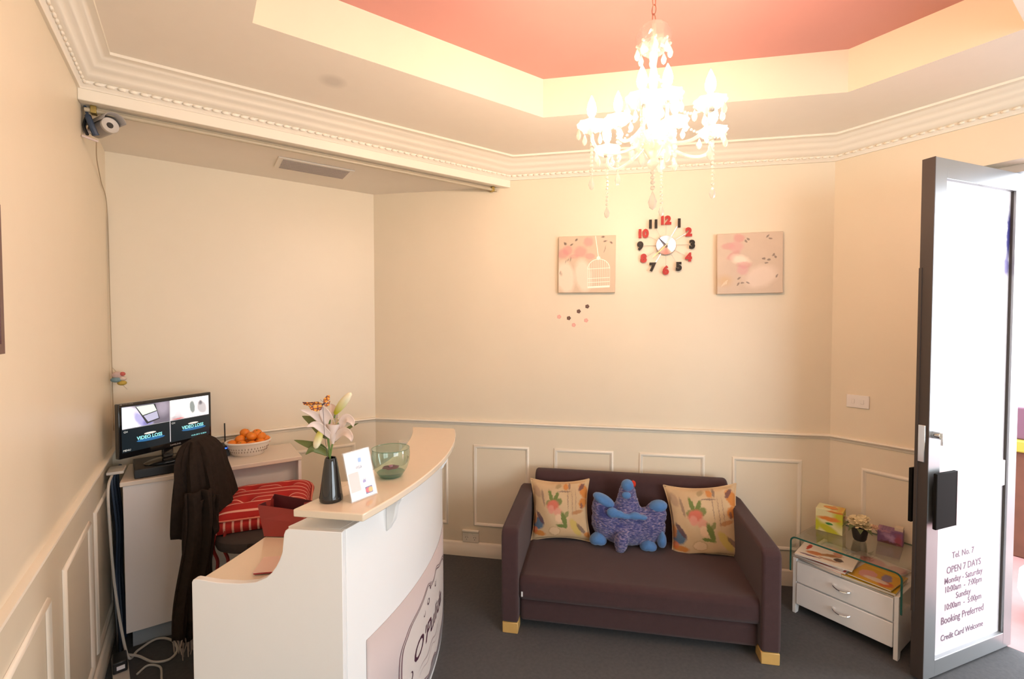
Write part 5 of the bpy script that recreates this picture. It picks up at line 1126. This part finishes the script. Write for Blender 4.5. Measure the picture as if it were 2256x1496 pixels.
# on the lower work surface
WS = 0.752
o = thing('gift_bag', 'open dark red stiff paper bag on the lower counter surface', 'bag', (0.285, 1.945, WS), radians(-38))
rm = mat('dark_red_paper', (0.33, 0.035, 0.03), 0.45, coat=0.15); rmi = mat('maroon_lining', (0.10, 0.012, 0.018), 0.6)
B0 = [(-0.075, -0.032), (0.075, -0.032), (0.075, 0.032), (-0.075, 0.032)]; T0 = [(-0.092, -0.042), (0.080, -0.030), (0.085, 0.040), (-0.080, 0.048)]
H = [0.124, 0.100, 0.112, 0.134]
def bagmb(ins):
    vs = [(x * (1 - ins), y * (1 - ins * 2), 0.002 if ins else 0.0) for x, y in B0]; md = []
    for k in range(4):
        f = 0.55; md.append(((B0[k][0] * (1 - f) + T0[k][0] * f) * (1 - ins), (B0[k][1] * (1 - f) + T0[k][1] * f) * (1 - 2 * ins), H[k] * f))
    tp = [(T0[k][0] * (1 - ins), T0[k][1] * (1 - 2 * ins), H[k]) for k in range(4)]
    # fold point at the middle of each side gusset
    g1 = ((T0[1][0] + T0[2][0]) / 2 - 0.018, 0.004, 0.118); g2 = ((T0[0][0] + T0[3][0]) / 2 + 0.018, 0.004, 0.128)
    gb1 = (0.072, 0, 0.0); gb2 = (-0.072, 0, 0.0)
    v = vs + md + tp + [g1, g2, gb1, gb2]
    return MB().add(v, [(0, 1, 2, 3), (0, 1, 5, 4), (4, 5, 9, 8), (2, 3, 7, 6), (6, 7, 11, 10), (1, 14, 12, 9, 5), (14, 2, 6, 10, 12), (3, 15, 13, 11, 7), (15, 0, 4, 8, 13)])
bagmb(0.0).build('bag_outside', rm, o, smooth=False, solid=0.0015)
bagmb(0.03).build('bag_lining', rmi, o, smooth=False)
o = thing('booklet', 'pale pink booklet with red edge lying on the lower counter surface', 'booklet', (0.232, 1.690, WS), radians(-25))
MB().box(-0.075, 0.075, -0.050, 0.050, 0.0, 0.006).build('pages', mat('red_booklet', (0.42, 0.05, 0.06), 0.5), o, bevel=0.001)
MB().box(-0.077, 0.077, -0.052, 0.052, 0.006, 0.0075).build('cover', mat('blush_cover', (0.78, 0.56, 0.48), 0.4), o, smooth=False)

# ------------------------------------------------------------------ cables by the desk
o = thing('white_power_cord', 'white power cord running down beside the desk and looping on the carpet', 'cable', (XL, 2.9, 0))
cp = lambda x, y, z: (x - XL, y - 2.9, z)
MB().tube(spl([cp(-0.335, 2.93, 0.845), cp(-0.340, 2.80, 0.80), cp(-0.336, 2.79, 0.60), cp(-0.325, 2.79, 0.35), cp(-0.300, 2.77, 0.12), cp(-0.275, 2.74, 0.012), cp(-0.245, 2.79, 0.008), cp(-0.18, 2.84, 0.008), cp(-0.12, 2.79, 0.008), cp(-0.092, 2.69, 0.008), cp(-0.12, 2.63, 0.008), cp(-0.18, 2.65, 0.008), cp(-0.24, 2.73, 0.012), cp(-0.285, 2.76, 0.02)], 10), 0.0055, 8).build('cord', M['cable_w'], o)
MB().box(0.01, 0.075, -0.02, 0.10, 0.842, 0.856).build('taped_end', M['cable_w'], o, bevel=0.003)
o = tag(MB().tube(spl([cp(-0.235, 2.60, 0.006), cp(-0.20, 2.64, 0.006), cp(-0.155, 2.60, 0.006), cp(-0.145, 2.53, 0.006), cp(-0.15, 2.45, 0.006), cp(-0.21, 2.38, 0.006)], 8), 0.0045, 8).build('loose_cord', M['cable_w'], loc=(XL, 2.9, 0)), 'short white cord looping on the carpet in front of the adaptor', 'cable')
o = thing('power_adaptor', 'black plug adaptor with white label on a pale power board on the carpet', 'power adaptor', (-0.300, 2.665, 0), radians(8))
MB().box(-0.026, 0.030, -0.16, 0.10, 0.0, 0.030).build('power_board', M['cable_w'], o, bevel=0.005)
MB().box(-0.026, 0.026, -0.055, 0.030, 0.030, 0.080).build('adaptor_body', M['black'], o, bevel=0.005)
MB().box(-0.012, 0.016, -0.0565, -0.055, 0.045, 0.062).build('adaptor_label', M['film'], o, smooth=False)
o = thing('hanging_cables', 'dark blue computer cables hanging between the left wall and the desk', 'cable', (XL, 2.95, 0))
for i in range(6):
    y0 = -0.02 + 0.035 * i; xx = 0.018 + 0.006 * (i % 3)
    MB().tube(spl([(xx + 0.01, y0, 0.836), (xx, y0 - 0.03, 0.79), (xx + 0.012, y0 - 0.02 * (i % 2), 0.55), (xx + 0.004, y0 + 0.01, 0.30), (xx + 0.018, y0 - 0.05, 0.08), (xx + 0.03, y0 - 0.16, 0.010)], 8), 0.005 + 0.002 * (i % 2), 6).build('cable_strand', M['cable_b'] if i % 3 else M['black'], o)

# ------------------------------------------------------------------ chandelier
CX, CY = 1.2531, 1.0022
ch = thing('chandelier', 'crystal chandelier with candle lamps and bead strands hanging from the pink ceiling', 'chandelier', (CX, CY, ZR))
Z = lambda z: z - ZR
glow = mat('lamp_glass', (1, 0.9, 0.7), 0.4, emit=(1.0, 0.70, 0.49), es=BULB)
cand = mat('candle_sleeve', (0.62, 0.42, 0.30), 0.5)
MB().lathe([(0.0, 0.0), (0.055, 0.0), (0.052, -0.012), (0.02, -0.03), (0.0, -0.032)], 24).build('ceiling_rose', M['chrome'], ch)
b = MB()
for i in range(9):
    zc = Z(2.785 - 0.029 * i); R1 = [(0.008 * cos(2 * pi * k / 12), 0, zc + 0.017 * sin(2 * pi * k / 12)) for k in range(13)]
    if i % 2: R1 = [(0, x, z) for x, _, z in R1]
    b.tube(R1, 0.0016, 6, cap=False)
b.build('chain', mat('rose_metal', (0.55, 0.30, 0.22), 0.3, metal=0.8), ch)
MB().lathe([(0.012, Z(2.535)), (0.040, Z(2.525)), (0.056, Z(2.495)), (0.052, Z(2.465)), (0.030, Z(2.445)), (0.012, Z(2.440))], 30, wob=lambda a, z: 1 + 0.04 * cos(10 * a)).build('top_bowl', clear_mat('clear_crystal', (0.95, 0.93, 0.92), 0.20, 0.08, (1, 0.9, 0.85)), ch, solid=0.003)
MB().lathe([(0.006, Z(2.54)), (0.012, Z(2.45)), (0.014, Z(2.43)), (0.009, Z(2.40)), (0.016, Z(2.36)), (0.010, Z(2.32)), (0.022, Z(2.28)), (0.030, Z(2.25)), (0.018, Z(2.21)), (0.012, Z(2.19)), (0.034, Z(2.165)), (0.038, Z(2.14)), (0.022, Z(2.115)), (0.012, Z(2.10)), (0.020, Z(2.085)), (0.0, Z(2.06))], 20).build('column', M['crystal'], ch)
MB().lathe([(0.012, Z(2.150)), (0.05, Z(2.145)), (0.072, Z(2.165)), (0.074, Z(2.17)), (0.05, Z(2.150))], 28, wob=lambda a, z: 1 + 0.05 * cos(12 * a)).build('lower_dish', M['crystal'], ch)
def drop(b, p, s=1.0):
    p = Vector(p); b.sph(p + Vector((0, 0, -0.005 * s)), 0.0048 * s, 6, 4)
    b.lathe([(0.0, -0.010 * s), (0.0045 * s, -0.020 * s), (0.0085 * s, -0.032 * s), (0.006 * s, -0.043 * s), (0.0, -0.048 * s)], 6, c=p)
_dropmesh = []
def crystal(p, s=1.0):
    if not _dropmesh:
        b = MB(); drop(b, (0, 0, 0), 1.0); o = b.build('crystal_drop', M['crystal'], ch); _dropmesh.append(o)
    else:
        o = _dropmesh[0].copy(); COL.objects.link(o); o.parent = ch
    o.location = p; o.scale = (s, s, s)
def strand(b, p, n_, end=1.0, r=0.0056, pitch=0.0135):
    p = Vector(p)
    for i in range(n_): b.sph(p + Vector((0, 0, -pitch * (i + 0.5))), (r, r, r), 6, 4)
    drop(b, p + Vector((0, 0, -pitch * n_ - 0.002)), end)
def armset(R_, zc, ph, n_, hubz, tiltx, tilty, lamp=True, drops=5, names=''):
    for k in range(n_):
        a = ph + 2 * pi * k / n_; d = Vector((cos(a), sin(a), 0)); s_ = Vector((-sin(a), cos(a), 0)); zz = Z(zc) + tiltx * R_ * cos(a) + tilty * R_ * sin(a)
        e = d * R_ + Vector((0, 0, zz))
        MB().tube(bez(d * 0.02 + Vector((0, 0, Z(hubz))), d * R_ * 0.55 + Vector((0, 0, Z(hubz) - 0.075)), d * R_ * 1.02 + Vector((0, 0, zz - 0.085)), e + Vector((0, 0, -0.006)), 14), 0.0055, 8).build('arm', M['crystal'], ch)
        MB().lathe([(0.004, -0.008), (0.018, -0.005), (0.038, 0.007), (0.047, 0.020), (0.044, 0.018), (0.018, 0.0), (0.004, -0.003)], 20, c=e, wob=lambda a_, z: 1 + 0.08 * cos(8 * a_)).build('drip_cup', M['crystal'], ch)
        MB().lathe([(0.0, -0.012), (0.011, -0.010), (0.013, 0.0), (0.0, 0.003)], 12, c=e).build('socket', M['chrome'], ch)
        MB().tube([e + Vector((0, 0, 0.002)), e + Vector((0, 0, 0.042))], 0.0085, 12).build('candle_sleeve', cand, ch)
        MB().lathe([(0.006, 0.042), (0.0135, 0.054), (0.0155, 0.068), (0.0115, 0.086), (0.005, 0.102), (0.0, 0.112)], 12, c=e).build('bulb', glow, ch)
        for q in range(drops):
            aa = 2 * pi * q / drops + a; crystal(e + Vector((0.043 * cos(aa), 0.043 * sin(aa), 0.014)), 1.0)
        b = MB(); strand(b, e + Vector((0, 0, -0.012)), (6, 4, 8, 9, 10, 7)[k % 6] + 2, 1.2); b.build('bead_strand', M['crystal'], ch)
armset(0.205, 2.1836, 16.2304 % (2 * pi), 6, 2.165, -0.031, -0.021)
armset(0.115, 2.235, 16.2304 % (2 * pi) + radians(30), 3, 2.235, 0, 0, drops=4)
for q in range(8):
    a = 2 * pi * q / 8; crystal((0.052 * cos(a), 0.052 * sin(a), Z(2.475)), 1.1)
for q in range(10):
    a = 2 * pi * q / 10; crystal((0.070 * cos(a), 0.070 * sin(a), Z(2.160)), 1.15)
b = MB(); strand(b, (0, 0, Z(2.065)), 3, 1.7, 0.008, 0.016); b.build('bead_strand', M['crystal'], ch)
b = MB()
for q in range(6):
    a = 16.2304 + 2 * pi * q / 6 + pi / 6
    p0 = Vector((0.02 * cos(a - 0.5), 0.02 * sin(a - 0.5), Z(2.36))); p1 = Vector((0.19 * cos(a - pi / 6), 0.19 * sin(a - pi / 6), Z(2.19)))
    for i in range(18):
        t = i / 17; c0 = p0.lerp(p1, t) - Vector((0, 0, 0.055 * sin(pi * t))); b.sph(c0, 0.0042, 6, 4)
b.build('bead_swag', M['crystal'], ch)
